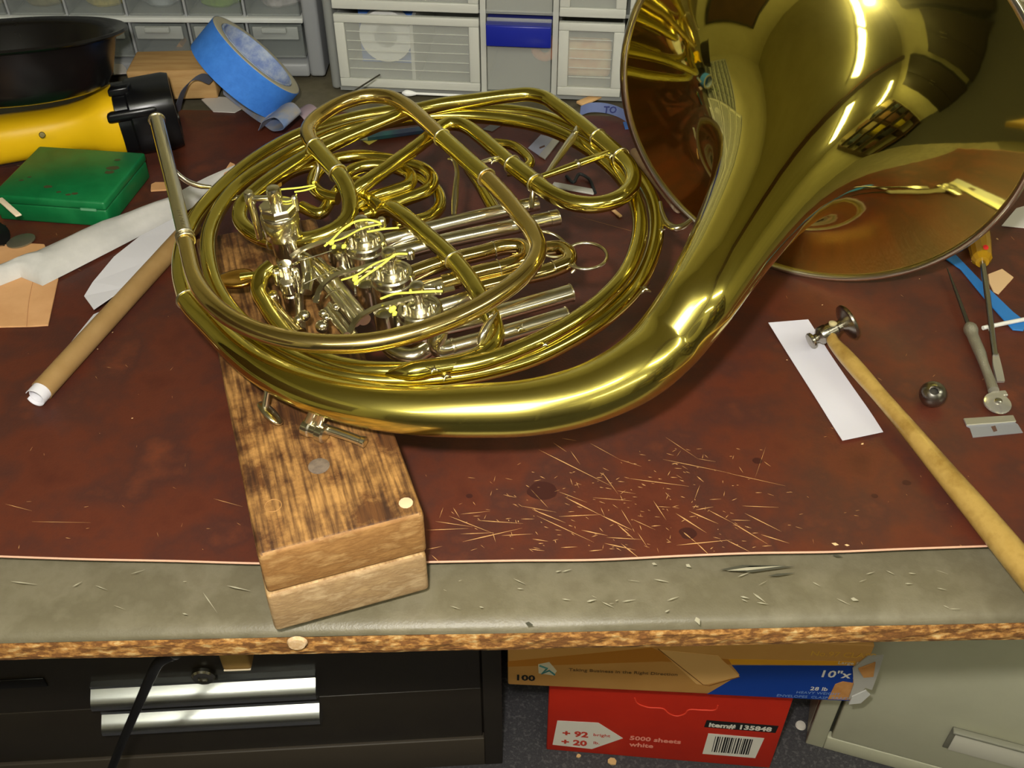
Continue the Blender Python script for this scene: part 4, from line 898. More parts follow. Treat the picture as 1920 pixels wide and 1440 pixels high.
prism('loose_flap', [P(158, 556, 0.010), P(174, 530, 0.011), P(214, 482, 0.012), P(262, 444, 0.012), P(330, 408, 0.012), P(345, 440, 0.013), P(290, 486, 0.015), P(236, 540, 0.015), P(176, 581, 0.014)], (0, 0, 0.0006), WHP, rp)
prism('loose_flap', [P(86, 708, 0.008), P(140, 634, 0.009), P(176, 590, 0.010), P(190, 584, 0.013), P(120, 660, 0.013), P(92, 700, 0.012)], (0, 0, 0.0005), WHP, rp)
# small items at the far left
o = box('craft_stick', P(-6, 376, 0.034), P(30, 408, 0.030) - P(-6, 376, 0.034), V((0.0045, 0.003, 0)), V((0, 0, 0.002)), mat('stick_wood', (232, 214, 184), 0.7), None, 0.0008); tag(o, 'cream craft stick end leaning on the green box', 'stick')
o = thing('black_bottle_top', 'black ribbed bottle top lying left of the green box', 'bottle top', P(-2, 452, 0))
kc = P(-6, 440, 0.011)
lathe('cap', [(0.006, -0.006), (0.0095, -0.0055), (0.0100, -0.0045), (0.0100, 0.0045), (0.0095, 0.0055), (0.004, 0.006)], kc, V((0.9, -0.3, 0.25)), BLK, o, 18, sharp=20)
torus('metal_band', kc - V((0.9, -0.3, 0.25)).normalized() * 0.0062, V((0.9, -0.3, 0.25)), 0.0080, 0.001, STEEL, o, 28, 8)
for k in range(12):
    a = 2 * math.pi * k / 12; nx = V((0.9, -0.3, 0.25)).normalized(); u_ = nx.orthogonal().normalized(); w_ = nx.cross(u_)
    tube('rib', [kc + (u_ * math.cos(a) + w_ * math.sin(a)) * 0.0101 - nx * 0.004, kc + (u_ * math.cos(a) + w_ * math.sin(a)) * 0.0101 + nx * 0.004], 0.0008, BLK, o, 6)
o = lathe('coin', [(0.0, 0), (0.0098, 0.0), (0.0102, 0.0004), (0.0102, 0.0014), (0.0096, 0.0017), (0, 0.0015)], P(40, 453, 0.0024), UZ, mat('dull_zinc', (140, 136, 116), 0.4, 0.7), None, 32, sx=1.25); tag(o, 'dull grey metal disc beside the tan leather patch', 'disc')
o = prism('leather_chip', poly([(284, 348), (292, 344), (318, 344), (316, 358), (283, 360)], 0.0003), (0, 0, 0.0018), MATS['tan_leather'], None, 0.0003); tag(o, 'small tan leather chip behind the leadpipe', 'leather chip')
o = prism('leather_chip', poly([(424, 318), (432, 306), (441, 310), (430, 330), (415, 342)], 0.0125), (0, 0, 0.0015), MATS['tan_leather'], None, 0.0003); tag(o, 'narrow tan leather sliver on the end of the cotton strip', 'leather chip')

# ---- small things on the bench behind and inside the horn
def stick(name, label, cat, p, q, z, wid, th, m, bevel=0.0006, group=None):
    a, b = P(*p, z), P(*q, z); d = b - a; s = V((-d.y, d.x, 0)).normalized()
    o = box(name, a - s * wid / 2, d, s * wid, UZ * th, m, None, bevel); return tag(o, label, cat, group)
PEN = mat('teal_pencil', (44, 116, 108), 0.45, var=(52, 62, 92), scale=14)
pen = thing('teal_pencil', 'teal and navy pencil lying on the leather behind the horn', 'pencil', P(690, 256, 0))
tube('barrel', [P(688, 257, 0.0045), P(830, 238, 0.0045)], 0.0042, PEN, pen, 6)
lathe('tip', [(0.0041, 0), (0.0006, 0.014)], P(688, 257, 0.0045), P(670, 259.5, 0.0045) - P(688, 257, 0.0045), mat('pencil_tip', (170, 180, 150), 0.7), pen, 12)
o = prism('paper_scrap', poly([(676, 262), (712, 260), (692, 272)], 0.0003), (0, 0, 0.0006), mat('yellow_paper', (226, 206, 96), 0.8)); tag(o, 'yellow triangular paper scrap beside the teal pencil', 'paper scrap')
BLADE = mat('grey_blade', (176, 178, 190), 0.35, 0.6)
def blade(name, label, px, z, spine, slot):
    o = thing(name, label, 'razor blade', P(*px[0], 0))
    prism('blade_plate', poly(px, z), (0, 0, 0.0004), BLADE, o)
    prism('blade_spine', poly(spine, z + 0.0003), (0, 0, 0.0012), mat('blade_spine', (196, 192, 176), 0.3, 0.7), o, 0.0003)
    if slot: prism('blade_slot', poly(slot, z + 0.00042), (0, 0, 0.00008), mat('slot_dark', (90, 62, 50), 0.7), o)
    return o
blade('razor_blade', 'razor blade lying on the leather behind the tuning slide', [(990, 278), (1014, 253), (1052, 262), (1022, 300)], 0.0003, [(1010, 293), (1036, 262), (1052, 262), (1022, 300)], [(1011, 276), (1021, 272), (1022, 275), (1012, 279)])
o = prism('steel_strip', poly([(905, 243), (925, 231), (946, 232), (923, 247)], 0.0003), (0, 0, 0.0006), mat('dull_strip', (124, 122, 122), 0.5, 0.5)); tag(o, 'small dull metal strip on the leather inside the horn loop', 'metal strip')
stick('plastic_strip', 'pale grey plastic strip lying under the tuning slide bow', 'plastic strip', (1036, 348), (1115, 362), 0.0005, 0.009, 0.002, mat('pale_plastic', (186, 184, 176), 0.5))
wr = tube('black_wire', [P(1062, 330, 0.002), P(1075, 342, 0.003), P(1088, 326, 0.004), P(1100, 332, 0.003), P(1112, 352, 0.002), P(1116, 362, 0.002)], 0.0016, mat('black_rubber', (34, 36, 36), 0.6), None, 10); tag(wr, 'short bent black wire lying inside the horn loop', 'wire')
stick('wood_stick', 'flat pale wood stick at the foot of the clear organizer', 'wood stick', (1086, 197), (1146, 172), 0.0005, 0.010, 0.003, mat('stick_wood2', (222, 178, 122), 0.7))
stick('wood_splinter', 'thin tan splinter pointing out from under the tuning slide bow', 'wood stick', (1136, 384), (1164, 408), 0.0005, 0.0035, 0.002, MATS['stick_wood2'])
NAVYT = mat('blue_gray_tape', (108, 122, 166), 0.7)
tpe = ribbon('tape_strip', [P(1088, 208, 0.008), P(1105, 202, 0.009), P(1130, 202, 0.009), P(1155, 208, 0.009), P(1180, 222, 0.008), P(1200, 240, 0.004)], [V((0.001, 0.003, 0.010))] * 6, 0.0006, NAVYT)
tag(tpe, 'curved strip of grey blue tape with dark print beside the bell rim', 'tape strip')
text('print', 'TO', P(1131, 211, 0.0072) , V((1, -0.05, 0)), V((0.1, 0.3, 1)), 0.010, mat('navy_print', (36, 46, 110), 0.7), tpe, 0.0002, lift=0.0016)
o = prism('tape_scrap', poly([(1168, 230), (1196, 226), (1198, 240), (1172, 243)], 0.0005), (0, 0, 0.0008), mat('tape_blue2', (66, 108, 176), 0.7)); tag(o, 'small blue tape scrap just left of the bell rim', 'tape scrap')
gn = thing('glue_bottle_cap', 'white and green bottle cap beside the bell rim', 'cap', P(1185, 196, 0))
lathe('cap', [(0.006, 0.0), (0.006, 0.012), (0.005, 0.0135), (0, 0.0138)], P(1182, 192, 0.004), UZ, mat('white_cap', (230, 226, 214), 0.4), gn, 20)
lathe('ring', [(0.0072, 0.0), (0.0072, 0.0042), (0.006, 0.0045)], P(1182, 192, 0.0002), UZ, mat('green_ring', (24, 110, 70), 0.4), gn, 20)
dw = thing('wood_dowel', 'grey brown wooden dowel with a pale end lying under the bell rim', 'dowel', P(1230, 340, 0))
da, db = P(1188, 284, 0.0055), P(1274, 392, 0.0055)
lathe('shaft', [(0.004, 0), (0.0052, 0.003), (0.0052, (db - da).length - 0.012), (0.0050, (db - da).length - 0.012)], da, db - da, mat('old_dowel', (150, 122, 82), 0.7, var=(132, 104, 68), scale=60), dw, 20)
lathe('pale_end', [(0.0052, (db - da).length - 0.012), (0.0052, (db - da).length - 0.002), (0.0044, (db - da).length), (0, (db - da).length)], da, db - da, mat('dowel_end', (192, 172, 142), 0.8, var=(150, 120, 96), scale=200), dw, 20)
sw = thing('cotton_swab', 'white cotton swab lying along the foot of the clear organizer', 'cotton swab', P(760, 176, 0))
tube('stem', [P(772, 175, 0.002), P(930, 182, 0.002)], 0.0015, mat('swab_stem', (244, 244, 240), 0.5), sw, 10)
tube('cotton_tip', [(P(754, 174, 0.0035), 0.001), (P(760, 174.3, 0.0035), 0.0032), (P(770, 175, 0.003), 0.0032), (P(780, 175.6, 0.002), 0.0016)], 0.003, mat('cotton', (250, 250, 248), 0.95), sw, 12)
o = tube('steel_pin', [P(655, 176, 0.03), P(712, 140, 0.034)], 0.0009, DSTEEL, None, 8); tag(o, 'thin steel pin leaning on the front of the clear organizer', 'pin')

# ================================================================ tools on the right
wsp = ribbon('paper_strip', [P(1478, 602, 0.005), P(1490, 621, 0.0025), P(1517, 664, 0.001), P(1563, 734, 0.001), P(1602, 793, 0.001), P(1618, 818, 0.0025)], [P(1514, 598, 0) - P(1440, 604, 0), P(1528, 618, 0) - P(1453, 624, 0), P(1552, 656, 0) - P(1483, 672, 0), P(1597, 722, 0) - P(1530, 746, 0), P(1637, 780, 0) - P(1567, 806, 0), P(1656, 810, 0) - P(1580, 826, 0)], 0.0003, mat('white_sheet', (214, 212, 222), 0.85))
tag(wsp, 'narrow white paper strip lying under the hammer head', 'paper strip')
ham = thing('dent_hammer', 'small steel dent hammer with a long honey coloured wooden handle', 'hammer', P(1560, 650, 0))
h0, h1 = P(1518, 640, 0.013), P(1590, 603, 0.024)
hdv = h1 - h0; hl = hdv.length; HM = mat('hammer_steel', (168, 162, 150), 0.26, 1.0, rvar=0.06, scale=60)
lathe('head', [(0.0, -0.0005), (0.0058, 0.0), (0.0064, 0.001), (0.0060, 0.0028), (0.0034, 0.0045), (0.0034, 0.0062), (0.0062, 0.0085), (0.0072, 0.0100), (0.0072, 0.0150), (0.0066, 0.0155), (0.0066, 0.0225), (0.0045, 0.0245), (0.0045, 0.0275), (0.0072, 0.0300), (0.0125, 0.0315), (0.0142, 0.0325), (0.0145, 0.0340), (0.0138, 0.0352), (0.008, 0.0358), (0.0, 0.036)], h0, hdv, HM, ham, 36)
hs = h0 + hdv.normalized() * 0.019
hpts = [hs + V((-0.002, 0.004, 0.0)), P(1562, 640, 0.0165), P(1582, 664, 0.016), P(1605, 690, 0.0155), P(1650, 742, 0.014), P(1700, 800, 0.0125), P(1760, 872, 0.011), P(1830, 955, 0.0100), P(1900, 1040, 0.0098), P(1990, 1150, 0.0105)]
hr = [0.0042, 0.0046, 0.0058, 0.0062, 0.0058, 0.0064, 0.0074, 0.0086, 0.0094, 0.0094]
hand = tube('handle', list(zip(hpts, hr)), 0.006, mat('honey_wood', (160, 128, 62), 0.32, var=[(178, 146, 78), (140, 108, 48)], scale=26, stretch=(1, 1, 1), coat=0.3), ham, 24)
lathe('wedge', [(0.003, 0.0), (0.0032, 0.0014), (0.002, 0.0022), (0, 0.0024)], hs + UZ * 0.0060, UZ, mat('handle_end', (190, 176, 130), 0.5), ham, 14)
ball = thing('dent_ball', 'round steel dent ball with a threaded hole beside the hammer handle', 'steel ball', P(1750, 745, 0))
bc_ = P(1749, 739, 0.0100)
hole = (CP + CU * 0.0 - bc_).normalized() + V((0.18, 0.28, 0.10)); hole.normalize()
RB = 0.0098; rh = 0.0036
pr = [(rh * 0.9, math.sqrt(RB * RB - rh * rh) - 0.006)] + [((rh if k % 2 else rh * 0.86), math.sqrt(RB * RB - rh * rh) - 0.006 + 0.0006 * k) for k in range(1, 10)] + [(RB * math.sin(a), RB * math.cos(a)) for a in [math.asin(rh / RB) + (math.pi - 1e-4 - math.asin(rh / RB)) * k / 24 for k in range(25)]]
lathe('shell', pr, bc_, hole, mat('ball_steel', (150, 146, 138), 0.3, 1.0, rvar=0.1, scale=90), ball, 40)
lathe('bore', [(rh * 0.9, math.sqrt(RB * RB - rh * rh) - 0.0058), (0, math.sqrt(RB * RB - rh * rh) - 0.006)], bc_, hole, DSTEEL, ball, 24)
scb = thing('scraper_tool', 'steel scraper with thin point, knurled grip and round washer end', 'scraper', P(1830, 640, 0))
sa = [P(1776, 503, 0.005), P(1815, 608, 0.005), P(1822, 618, 0.005), P(1838, 662, 0.0055), P(1856, 712, 0.005), P(1866, 738, 0.004)]
tube('point', [(sa[0], 0.0005), (P(1790, 540, 0.005), 0.0013), (sa[1], 0.0018)], 0.001, DSTEEL, scb, 12)
KN = mat('knurled_steel', (176, 172, 156), 0.28, 0.7, bump=0.6, bscale=1600)
tube('grip', [(sa[1], 0.0026), (P(1817, 611, 0.005), 0.0042), (P(1824, 630, 0.005), 0.0044), (sa[3], 0.0043)], 0.004, KN, scb, 20)
tube('shaft', [(sa[3], 0.0043), (P(1844, 680, 0.0055), 0.0036), (sa[4], 0.0036), (P(1863, 732, 0.005), 0.0040)], 0.004, KN, scb, 20)
wz = P(1869, 758, 0.0030)
lathe('washer', [(0.0022, 0.0), (0.0095, 0.0), (0.0100, 0.0008), (0.0098, 0.0020), (0.0085, 0.0026), (0.0022, 0.0030)], wz, UZ + V((0, -0.15, 0)), mat('bright_steel', (214, 210, 200), 0.2, 0.75), scb, 36)
box('neck', P(1856, 738, 0.0024), P(1884, 736, 0.0024) - P(1856, 738, 0.0024), V((0, -0.006, 0)), UZ * 0.003, MATS['bright_steel'], scb, 0.001)
lathe('screw', [(0.0026, 0.0), (0.0026, 0.0044), (0.0018, 0.005), (0, 0.005)], wz, UZ, STEEL, scb, 18)
blade('razor_blade', 'single edge razor blade with a metal spine at the washer end of the scraper', [(1806, 786), (1812, 800), (1818, 803), (1824, 821), (1918, 812), (1908, 796), (1902, 792), (1900, 781)], 0.0003, [(1806, 786), (1812, 799), (1905, 792), (1899, 780)], [(1858, 800), (1866, 798), (1870, 808), (1863, 810)])
sd = thing('screwdriver', 'flat screwdriver with an amber plastic handle lying partly under the bell', 'screwdriver', P(1850, 560, 0))
AMB = mat('amber_plastic', (226, 176, 40), 0.2, trans=0.55, ior=1.45)
hz = 0.011
sh0, sh1 = P(1834, 440, hz), P(1842, 492, hz)
sdd = (sh1 - sh0).normalized()
lathe('handle', [(0.004, -0.040), (0.0095, -0.038), (0.0102, -0.01), (0.0100, 0.012), (0.0085, (sh1 - sh0).length - 0.006), (0.0055, (sh1 - sh0).length)], sh0, sdd, AMB, sd, 12, sharp=20)
lathe('red_mark', [(0.002, 0.0), (0.0024, 0.0004), (0, 0.0005)], P(1848, 464, 0.0206), UZ + V((0, -0.6, 0)), mat('red_print', (206, 30, 24), 0.5), sd, 14)
tube('shaft', [(P(1842, 490, hz), 0.0024), (P(1852, 560, 0.0085), 0.0024), (P(1862, 640, 0.005), 0.0024), (P(1866, 668, 0.0042), 0.0024)], 0.0024, STEEL, sd, 16)
ribbon('blade', [P(1866, 664, 0.0042), P(1869, 685, 0.0036), P(1873, 702, 0.0028), P(1876, 716, 0.0018)], [V((0.0044, 0, 0)), V((0.0064, 0, 0)), V((0.0062, 0, 0)), V((0.0060, 0, 0))], 0.0022, MATS['bright_steel'], sd)
bs = prism('blue_tape_strip', poly([(1762, 462), (1790, 478), (1840, 530), (1900, 588), (1924, 606), (1918, 622), (1898, 620), (1846, 562), (1800, 506), (1762, 480)], 0.0004), (0, 0, 0.0016), mat('cyan_blue', (48, 124, 196), 0.5), None, 0.0004)
tag(bs, 'flat strip of blue plastic crossing under the screwdriver shaft', 'plastic strip')
o = prism('leather_chip', poly([(1854, 532), (1852, 516), (1878, 506), (1900, 522), (1872, 553), (1862, 548)], 0.0003), (0, 0, 0.0014), mat('pale_tan', (226, 188, 140), 0.8), None, 0.0003); tag(o, 'pale tan leather offcut beside the screwdriver shaft', 'leather chip')
o = tube('white_stick', [P(1843, 615, 0.0042), P(1880, 607, 0.0042), P(1935, 596, 0.0042)], 0.0018, mat('white_plastic', (230, 228, 220), 0.5), None, 12); tag(o, 'thin white plastic stick lying across the end of the blue strip', 'plastic stick')
o = prism('paper_scrap', poly([(1878, 424), (1905, 392), (1960, 376), (1980, 398), (1920, 428)], 0.0005), (0, 0, 0.001), mat('off_white_paper', (214, 208, 200), 0.8)); tag(o, 'off white paper corner under the right edge of the bell rim', 'paper scrap')
for i, (x, y, l, r) in enumerate([(2010, 330, 0.03, 0.010), (2060, 370, 0.018, 0.008)]):
    o = lathe('dent_mandrel', [(0.001, 0)] + [(r * math.sin(math.pi * k / 10) ** 0.5, l * (1 - math.cos(math.pi * k / 10))) for k in range(1, 10)] + [(0.001, 2 * l)], P(x, y, r), V((1, -0.3, 0)), STEEL, None, 24)
    tag(o, ('long' if i == 0 else 'short') + ' egg shaped steel dent mandrel on the bench right of the bell', 'dent tool')
CRUMB = mat('crumb', (220, 182, 130), 0.8)
vs = []; fs = []
rr = random.Random(9)
for (x, y, s) in [(406, 883, 1.2), (1617, 832, 1.2), (1566, 1020, 2.0), (1588, 1022, 1.4), (1870, 448, 1.4), (1405, 792, 1.0), (740, 1100, .6)] + [(rr.uniform(20, 1900), rr.uniform(460, 1020), rr.uniform(0.3, 0.8)) for k in range(40)]:
    if 330 < x < 1430 and y < 1060 and not (830 < x and y > 850): continue
    c = P(x, y, 0.0); a = rr.uniform(0, 3); i0 = len(vs)
    X_ = V((math.cos(a), math.sin(a), 0)) * s * 0.0012; Y_ = V((-math.sin(a), math.cos(a), 0)) * s * 0.0007
    vs += [c + X_, c + Y_, c - X_, c - Y_, c + UZ * s * 0.0006]
    fs += [(i0, i0 + 1, i0 + 4), (i0 + 1, i0 + 2, i0 + 4), (i0 + 2, i0 + 3, i0 + 4), (i0 + 3, i0, i0 + 4), (i0, i0 + 3, i0 + 2, i0 + 1)]
o = mesh('wood_crumbs', vs, fs, CRUMB); tag(o, 'scattered pale wood crumbs on the leather sheet', 'crumbs', kind='stuff')

# ================================================================ under the bench
DBR = mat('dark_brown_paint', (42, 36, 30), 0.4, var=(48, 42, 34), scale=8)
ALU = mat('brushed_aluminium', (206, 208, 212), 0.25, 1.0)
d_ = Face((0, 1486), (942, 1432), FLZ + 0.0005)
W = d_.uv(942, 1400)[0]
ch = thing('tool_chest', 'dark brown metal chest with two long aluminium drawer pulls under the bench', 'chest', d_.pt(0, 0))
zt = 0.60
d_.box('body', -0.25, W, 0.0, zt, 0.010, 0.40, DBR, ch, 0.003)
fr = 0.022
va = d_.uv(500, 1408)[1]
d_.box('front_stile', W - fr, W, 0.0, zt, 0.0, 0.0098, DBR, ch, 0.001)
d_.box('bottom_rail', -0.25, W - fr, 0.0, va, 0.0, 0.0098, mat('worn_brown_edge', (66, 58, 48), 0.5), ch, 0.0015)
vh1, vh2 = d_.uv(400, 1296)[1], d_.uv(400, 1342)[1]
vm = (vh1 + vh2) / 2
vml = d_.uv(700, 1305)[1]
dA = d_.box('drawer', -0.24, W - fr - 0.002, va + 0.002, vml - 0.001, 0.003, 0.0098, DBR, ch, 0.001)
dB = d_.box('drawer', -0.24, W - fr - 0.002, vml + 0.001, zt - 0.10, 0.003, 0.0098, DBR, ch, 0.001)
def pull(x0, x1, y, par):
    u0, v_ = d_.uv(x0, y); u1, _ = d_.uv(x1, y); hgt = 0.020
    n = 8; vs = []; fs = []
    for u in (u0, u1):
        for k in range(n + 1):
            t = k / n; vs.append(d_.pt(u, v_ - hgt + 2 * hgt * t * 0.95, -0.004 - 0.016 * math.sin(math.pi * min(1, t * 1.15))))
        for k in range(n + 1):
            t = 1 - k / n; vs.append(d_.pt(u, v_ - hgt + 2 * hgt * t * 0.95, 0.003))
    m_ = 2 * (n + 1)
    for k in range(m_): fs.append((k, (k + 1) % m_, m_ + (k + 1) % m_, m_ + k))
    fs += [tuple(range(m_))[::-1], tuple(range(m_, 2 * m_))]
    mesh('drawer_pull', vs, fs, ALU, par, True, 40)
pull(178, 600, 1299, dB); pull(198, 607, 1346, dA)
lk = d_.pt(*d_.uv(382, 1266), 0.001)
lathe('lock', [(0.013, 0.0), (0.013, 0.004), (0.011, 0.006), (0.006, 0.0062), (0.0055, 0.004), (0, 0.004)], lk, -d_.Y, STEEL, dB, 28)
d_.box('nameplate', d_.uv(-40, 1280)[0], d_.uv(84, 1280)[0], d_.uv(40, 1292)[1], d_.uv(40, 1276)[1], 0.001, 0.003, mat('black_plate', (22, 20, 18), 0.3), dB, 0.0008)
wb_ = thing('wood_cleat', 'short wooden cleat hanging under the bench board above the dark chest', 'wood cleat', P(446, 1255, -0.09))
box('block', P(418, 1258, -0.125), P(472, 1256, -0.125) - P(418, 1258, -0.125), by * 0.03, UZ * 0.0960, mat('cleat_wood', (150, 118, 62), 0.7, var=(128, 96, 48), scale=40), wb_, 0.002)
box('cut_end', P(420, 1259, -0.1262), P(470, 1257, -0.1262) - P(420, 1259, -0.1262), by * 0.028, UZ * 0.001, mat('cleat_end', (206, 190, 160), 0.8), wb_)
cb = tube('power_cord', [P(330, 1225, -0.06), P(300, 1240, -0.12), P(280, 1275, -0.2), P(258, 1325, -0.3), P(232, 1385, -0.40), P(208, 1445, -0.48), P(190, 1500, -0.56)], 0.0042, mat('black_cord', (10, 10, 11), 0.4), None, 12)
tag(cb, 'black power cord hanging in front of the dark chest', 'cord')

# ---- red paper carton
r_ = Face((1024, 1406), (1447, 1441), FLZ + 0.0005)
RW = r_.uv(1447, 1430)[0]; RH = 0.222
RED = mat('red_carton', (206, 44, 20), 0.55, var=(196, 40, 20), scale=12)
rb_ = thing('paper_carton', 'red paper carton with a white arrow and barcode on the floor', 'carton', r_.pt(0, 0))
r_.box('carton', 0, RW, 0, RH, 0, 0.40, RED, rb_, 0.002)
WPR = mat('white_print', (226, 220, 208), 0.7); BPR = mat('black_print', (24, 22, 22), 0.7); RPR = mat('red_letter', (200, 60, 40), 0.7)
def rp_(x, y, d=0.0): return r_.pt(*r_.uv(x, y), d)
def decal(face, name, pxs, m, parent, th=0.0003, d=0.0): 
    return prism(name, [face.pt(*face.uv(x, y), d) for x, y in pxs], -face.Y * th, m, parent)
arw = decal(r_, 'arrow_label', [(1045, 1351), (1122, 1355), (1168, 1384), (1110, 1404), (1036, 1396)], WPR, rb_)
def rtext(face, name, s, x, y, size, m, parent, bold=0.0, d=0.0, shear=0.0):
    u, v_ = face.uv(x, y); return text(name, s, face.pt(u, v_, d), face.X, UZ, size, m, parent, bold, shear=shear, lift=0.0006)
rtext(r_, 'print', '+ 92', 1054, 1378, 0.0175, RPR, arw, 0.0007); rtext(r_, 'print', 'bright', 1112, 1379, 0.009, RPR, arw, 0.0001)
rtext(r_, 'print', '+ 20', 1052, 1394, 0.0175, RPR, arw, 0.0007); rtext(r_, 'print', 'lb.', 1112, 1394, 0.009, RPR, arw, 0.0001)
rtext(r_, 'print', '5000 sheets', 1180, 1386, 0.0132, mat('pink_print', (240, 150, 130), 0.7), rb_, 0.0004)
rtext(r_, 'print', 'white', 1180, 1398, 0.0132, MATS['pink_print'], rb_, 0.0004)
ib = decal(r_, 'item_label', [(1325, 1350), (1460, 1361), (1454, 1374), (1320, 1363)], BPR, rb_)
rtext(r_, 'print', 'item# 135848', 1328, 1361.5, 0.0133, WPR, ib, 0.0005)
bl = decal(r_, 'barcode_label', [(1328, 1375), (1433, 1384), (1416, 1421), (1317, 1413)], WPR, rb_)
rq = random.Random(3)
u0, v0_ = r_.uv(1334, 1409); u1, v1_ = r_.uv(1412, 1386)
u = u0; 
while u < u1:
    wd = rq.choice((0.0008, 0.0012, 0.002)); r_.box('bar', u, min(u + wd, u1), v0_, v1_, -0.0005, -0.0003, BPR, bl); u += wd + rq.choice((0.0008, 0.0012, 0.0018))
hp = [(1190, 1308), (1195, 1318), (1212, 1325), (1245, 1329), (1254, 1337), (1268, 1342), (1284, 1338), (1290, 1331), (1318, 1331), (1342, 1330), (1346, 1322)]
tube('hand_hole_crease', [rp_(x, y, -0.0003) for x, y in hp], 0.0009, mat('crease_red', (228, 70, 44), 0.6), rb_, 6)
# ---- envelope carton
e_ = Face((952, 1284), (1604, 1315), FLZ + 0.0005 + RH + 0.0008)
EW = e_.uv(1604, 1300)[0]; EH = 0.105
KR = mat('kraft_print', (206, 152, 82), 0.6, var=(198, 142, 72), scale=10)
eb = thing('envelope_box', 'damaged box of ten by thirteen envelopes on top of the red carton', 'box', e_.pt(0, 0))
e_.box('carton', 0, EW, 0, EH, 0, 0.26, KR, eb, 0.002)
BLU = mat('print_blue', (14, 60, 150), 0.5)
vt = e_.uv(1380, 1246)[1]
def ed_(px, m, name='printed_panel', th=0.0003): return decal(e_, name, px, m, eb, th)
blue = ed_([(1387, 1265), (1372, 1247), (1600, 1248), (1598, 1314), (1326, 1301)], BLU)
ed_([(1372, 1245), (1366, 1236), (1604, 1240), (1602, 1247)], mat('print_yellow', (226, 160, 30), 0.6))
ed_([(952, 1240), (1222, 1214), (1240, 1222), (1366, 1236), (1372, 1246), (1240, 1240), (952, 1250)], mat('print_ochre', (186, 118, 34), 0.6), 'printed_band', 0.0002)
env = ed_([(1236, 1218), (1346, 1229), (1387, 1268), (1320, 1284), (1306, 1282)], mat('envelope_print', (222, 172, 104), 0.6), 'printed_envelope', 0.00035)
LN = mat('print_line', (130, 84, 34), 0.6)
tube('printed_line', [e_.pt(*e_.uv(x, y), -0.0005) for x, y in ((1234, 1216), (1318, 1283), (1330, 1285), (1387, 1268))], 0.0005, LN, env, 5, smoothpath=False)
rtext(e_, 'print', 'Taking Business in the Right Direction', 1066, 1257, 0.0076, mat('print_brown', (110, 78, 40), 0.6), eb, 0.0001)
rtext(e_, 'print', '100', 965, 1274, 0.0150, BPR, eb, 0.0005)
lg = ed_([(1009, 1245), (1030, 1241), (1044, 1258), (1038, 1266), (1010, 1262)], mat('logo_white', (216, 204, 178), 0.6), 'logo')
tube('logo_arrow', [e_.pt(*e_.uv(x, y), -0.0008) for x, y in ((1012, 1247), (1026, 1252), (1016, 1262), (1030, 1256), (1040, 1264))], 0.0011, mat('logo_teal', (70, 130, 130), 0.6), lg, 6, smoothpath=False)
rtext(e_, 'print', 'No.97 CLASP', 1518, 1228, 0.0118, mat('print_gold', (228, 176, 70), 0.6), eb, 0.0001)
rtext(e_, 'print', 'Large Format', 1570, 1244, 0.0075, WPR, eb, 0.0)
rtext(e_, 'print', '10"x13', 1534, 1268, 0.0178, WPR, blue, 0.0003)
rtext(e_, 'print', '28 lb', 1518, 1293, 0.0095, WPR, blue, 0.0001)
rtext(e_, 'print', 'HEAVY WEIGHT', 1492, 1299, 0.0065, mat('print_pale_blue', (120, 150, 200), 0.6), blue, 0.0)
rtext(e_, 'print', 'ENVELOPES  CLASP  KRAFT', 1455, 1305, 0.0065, MATS['print_pale_blue'], blue, 0.0)
ed_([(1566, 1282), (1580, 1277), (1606, 1281), (1598, 1312), (1552, 1310)], mat('torn_kraft', (206, 150, 90), 0.8, var=(190, 130, 70), scale=60), 'torn_patch', 0.0006)
TORN = mat('torn_grey', (176, 172, 164), 0.8)
def torn(pxs, d, m, name='torn_flap'): return prism(name, [e_.pt(*e_.uv(x, y), d) for x, y in pxs], -e_.Y * 0.0015, m, eb)
torn([(1598, 1250), (1626, 1228), (1656, 1226), (1648, 1252), (1634, 1290), (1622, 1286), (1606, 1300), (1590, 1308), (1600, 1280)], -0.001, TORN)
torn([(1608, 1248), (1640, 1236), (1636, 1262), (1618, 1264)], -0.003, MATS['torn_kraft'])
torn([(1596, 1300), (1622, 1288), (1630, 1296), (1612, 1312), (1590, 1314)], -0.003, mat('torn_white', (206, 204, 200), 0.8))

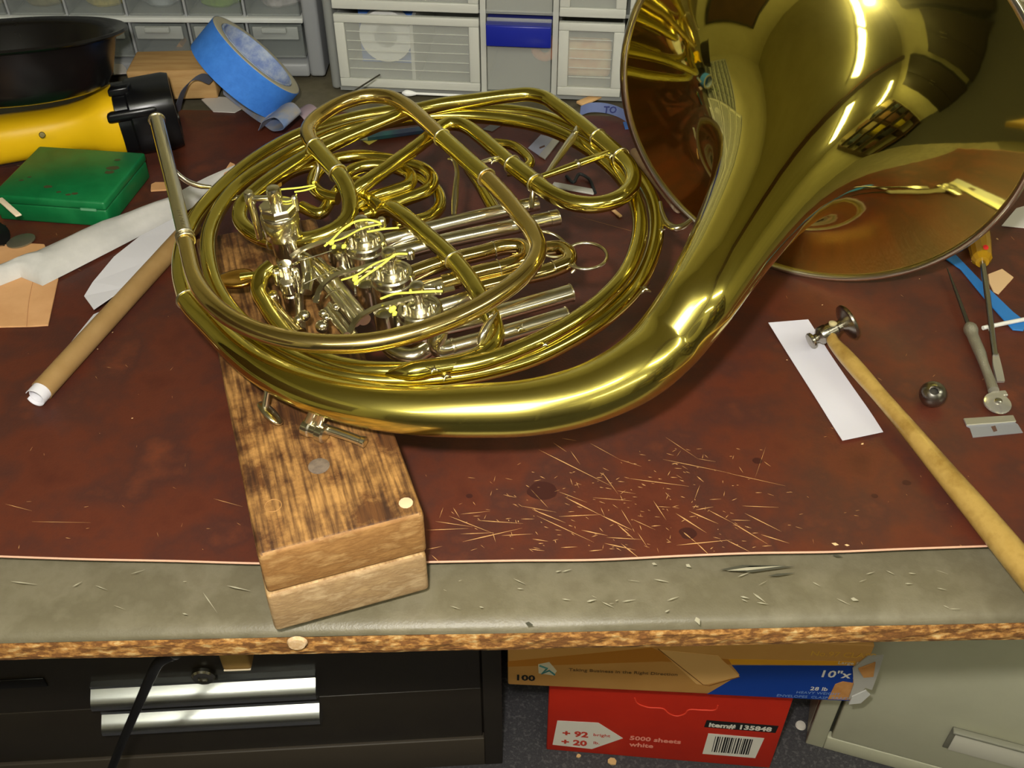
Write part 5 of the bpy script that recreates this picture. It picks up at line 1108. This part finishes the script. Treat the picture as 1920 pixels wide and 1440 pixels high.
# ---- cream filing cabinet
q_ = Face((1510, 1394), (1676, 1440), FLZ + 0.0005)
CRM = mat('cream_enamel', (196, 194, 168), 0.45, var=(188, 186, 160), scale=10)
fc = thing('filing_cabinet', 'cream metal filing cabinet turned at an angle under the right of the bench', 'filing cabinet', q_.pt(0, 0))
QW = 0.46; QH = 0.60
q_.box('body', 0, QW, 0, QH, 0.014, 0.34, CRM, fc, 0.003)
q_.box('front_stile', 0, 0.022, 0, QH, 0.0, 0.0138, CRM, fc, 0.0015); q_.box('front_stile', QW - 0.022, QW, 0, QH, 0, 0.0138, CRM, fc, 0.0015)
vq = q_.uv(1556, 1382)[1]
q_.box('bottom_rail', 0.0222, QW - 0.0222, 0, vq - 0.002, 0.0, 0.0138, CRM, fc, 0.0015)
DG = mat('shadow_gap', (60, 60, 50), 0.8)
q_.box('drawer_gap', 0.0222, QW - 0.0222, vq - 0.002, QH - 0.02, 0.010, 0.0138, DG, fc)
qd = q_.box('drawer', 0.026, QW - 0.026, vq + 0.002, vq + 0.29, -0.002, 0.0098, CRM, fc, 0.002)
q_.box('drawer', 0.026, QW - 0.026, vq + 0.294, QH - 0.022, -0.002, 0.0098, CRM, fc, 0.002)
hu0, hv0 = q_.uv(1785, 1362); hu1, hv1 = q_.uv(1905, 1412)
qh = q_.box('handle_recess', hu0, hu1 + 0.03, hv1 - 0.022, hv0 + 0.004, -0.004, -0.0022, mat('recess_grey', (120, 118, 104), 0.5), qd, 0.0006)
q_.box('label_card', hu0 + 0.006, hu1 + 0.024, hv1 - 0.022, hv0 - 0.006, -0.0055, -0.0042, mat('card_white', (214, 210, 194), 0.6), qh, 0.0004)
q_.box('holder_lip', hu0, hu1 + 0.03, hv0 + 0.002, hv0 + 0.006, -0.012, -0.004, mat('lip_grey', (150, 148, 132), 0.4), qh, 0.001)
DEB = mat('floor_chip', (214, 176, 120), 0.8)
for i, (x, y, r, lb) in enumerate([(1147, 1428, 0.006, 'largest tan wood chip on the carpet in front of the red carton'), (1085, 1418, 0.003, 'tiny tan wood chip on the carpet near the left corner of the red carton'), (938, 1419, 0.0028, 'tiny tan wood chip on the carpet at the corner of the dark chest')]):
    c = P(x, y, FLZ + 0.0003); n = 7
    o = prism('floor_chip', [c + V((math.cos(a), math.sin(a) * 0.8, 0)) * r * (1 + 0.4 * noise.noise((a, i, 1))) for a in [2 * math.pi * k / n for k in range(n)]], (0, 0, 0.002), DEB)
    tag(o, lb, 'wood chip', 'wood chips on the floor')
o = lathe('white_button', [(0.006, 0.0), (0.007, 0.001), (0.006, 0.003), (0, 0.0034)], P(1501, 1361, FLZ + 0.0003), UZ, WPR, None, 20); tag(o, 'small white round button on the carpet beside the red carton', 'button')
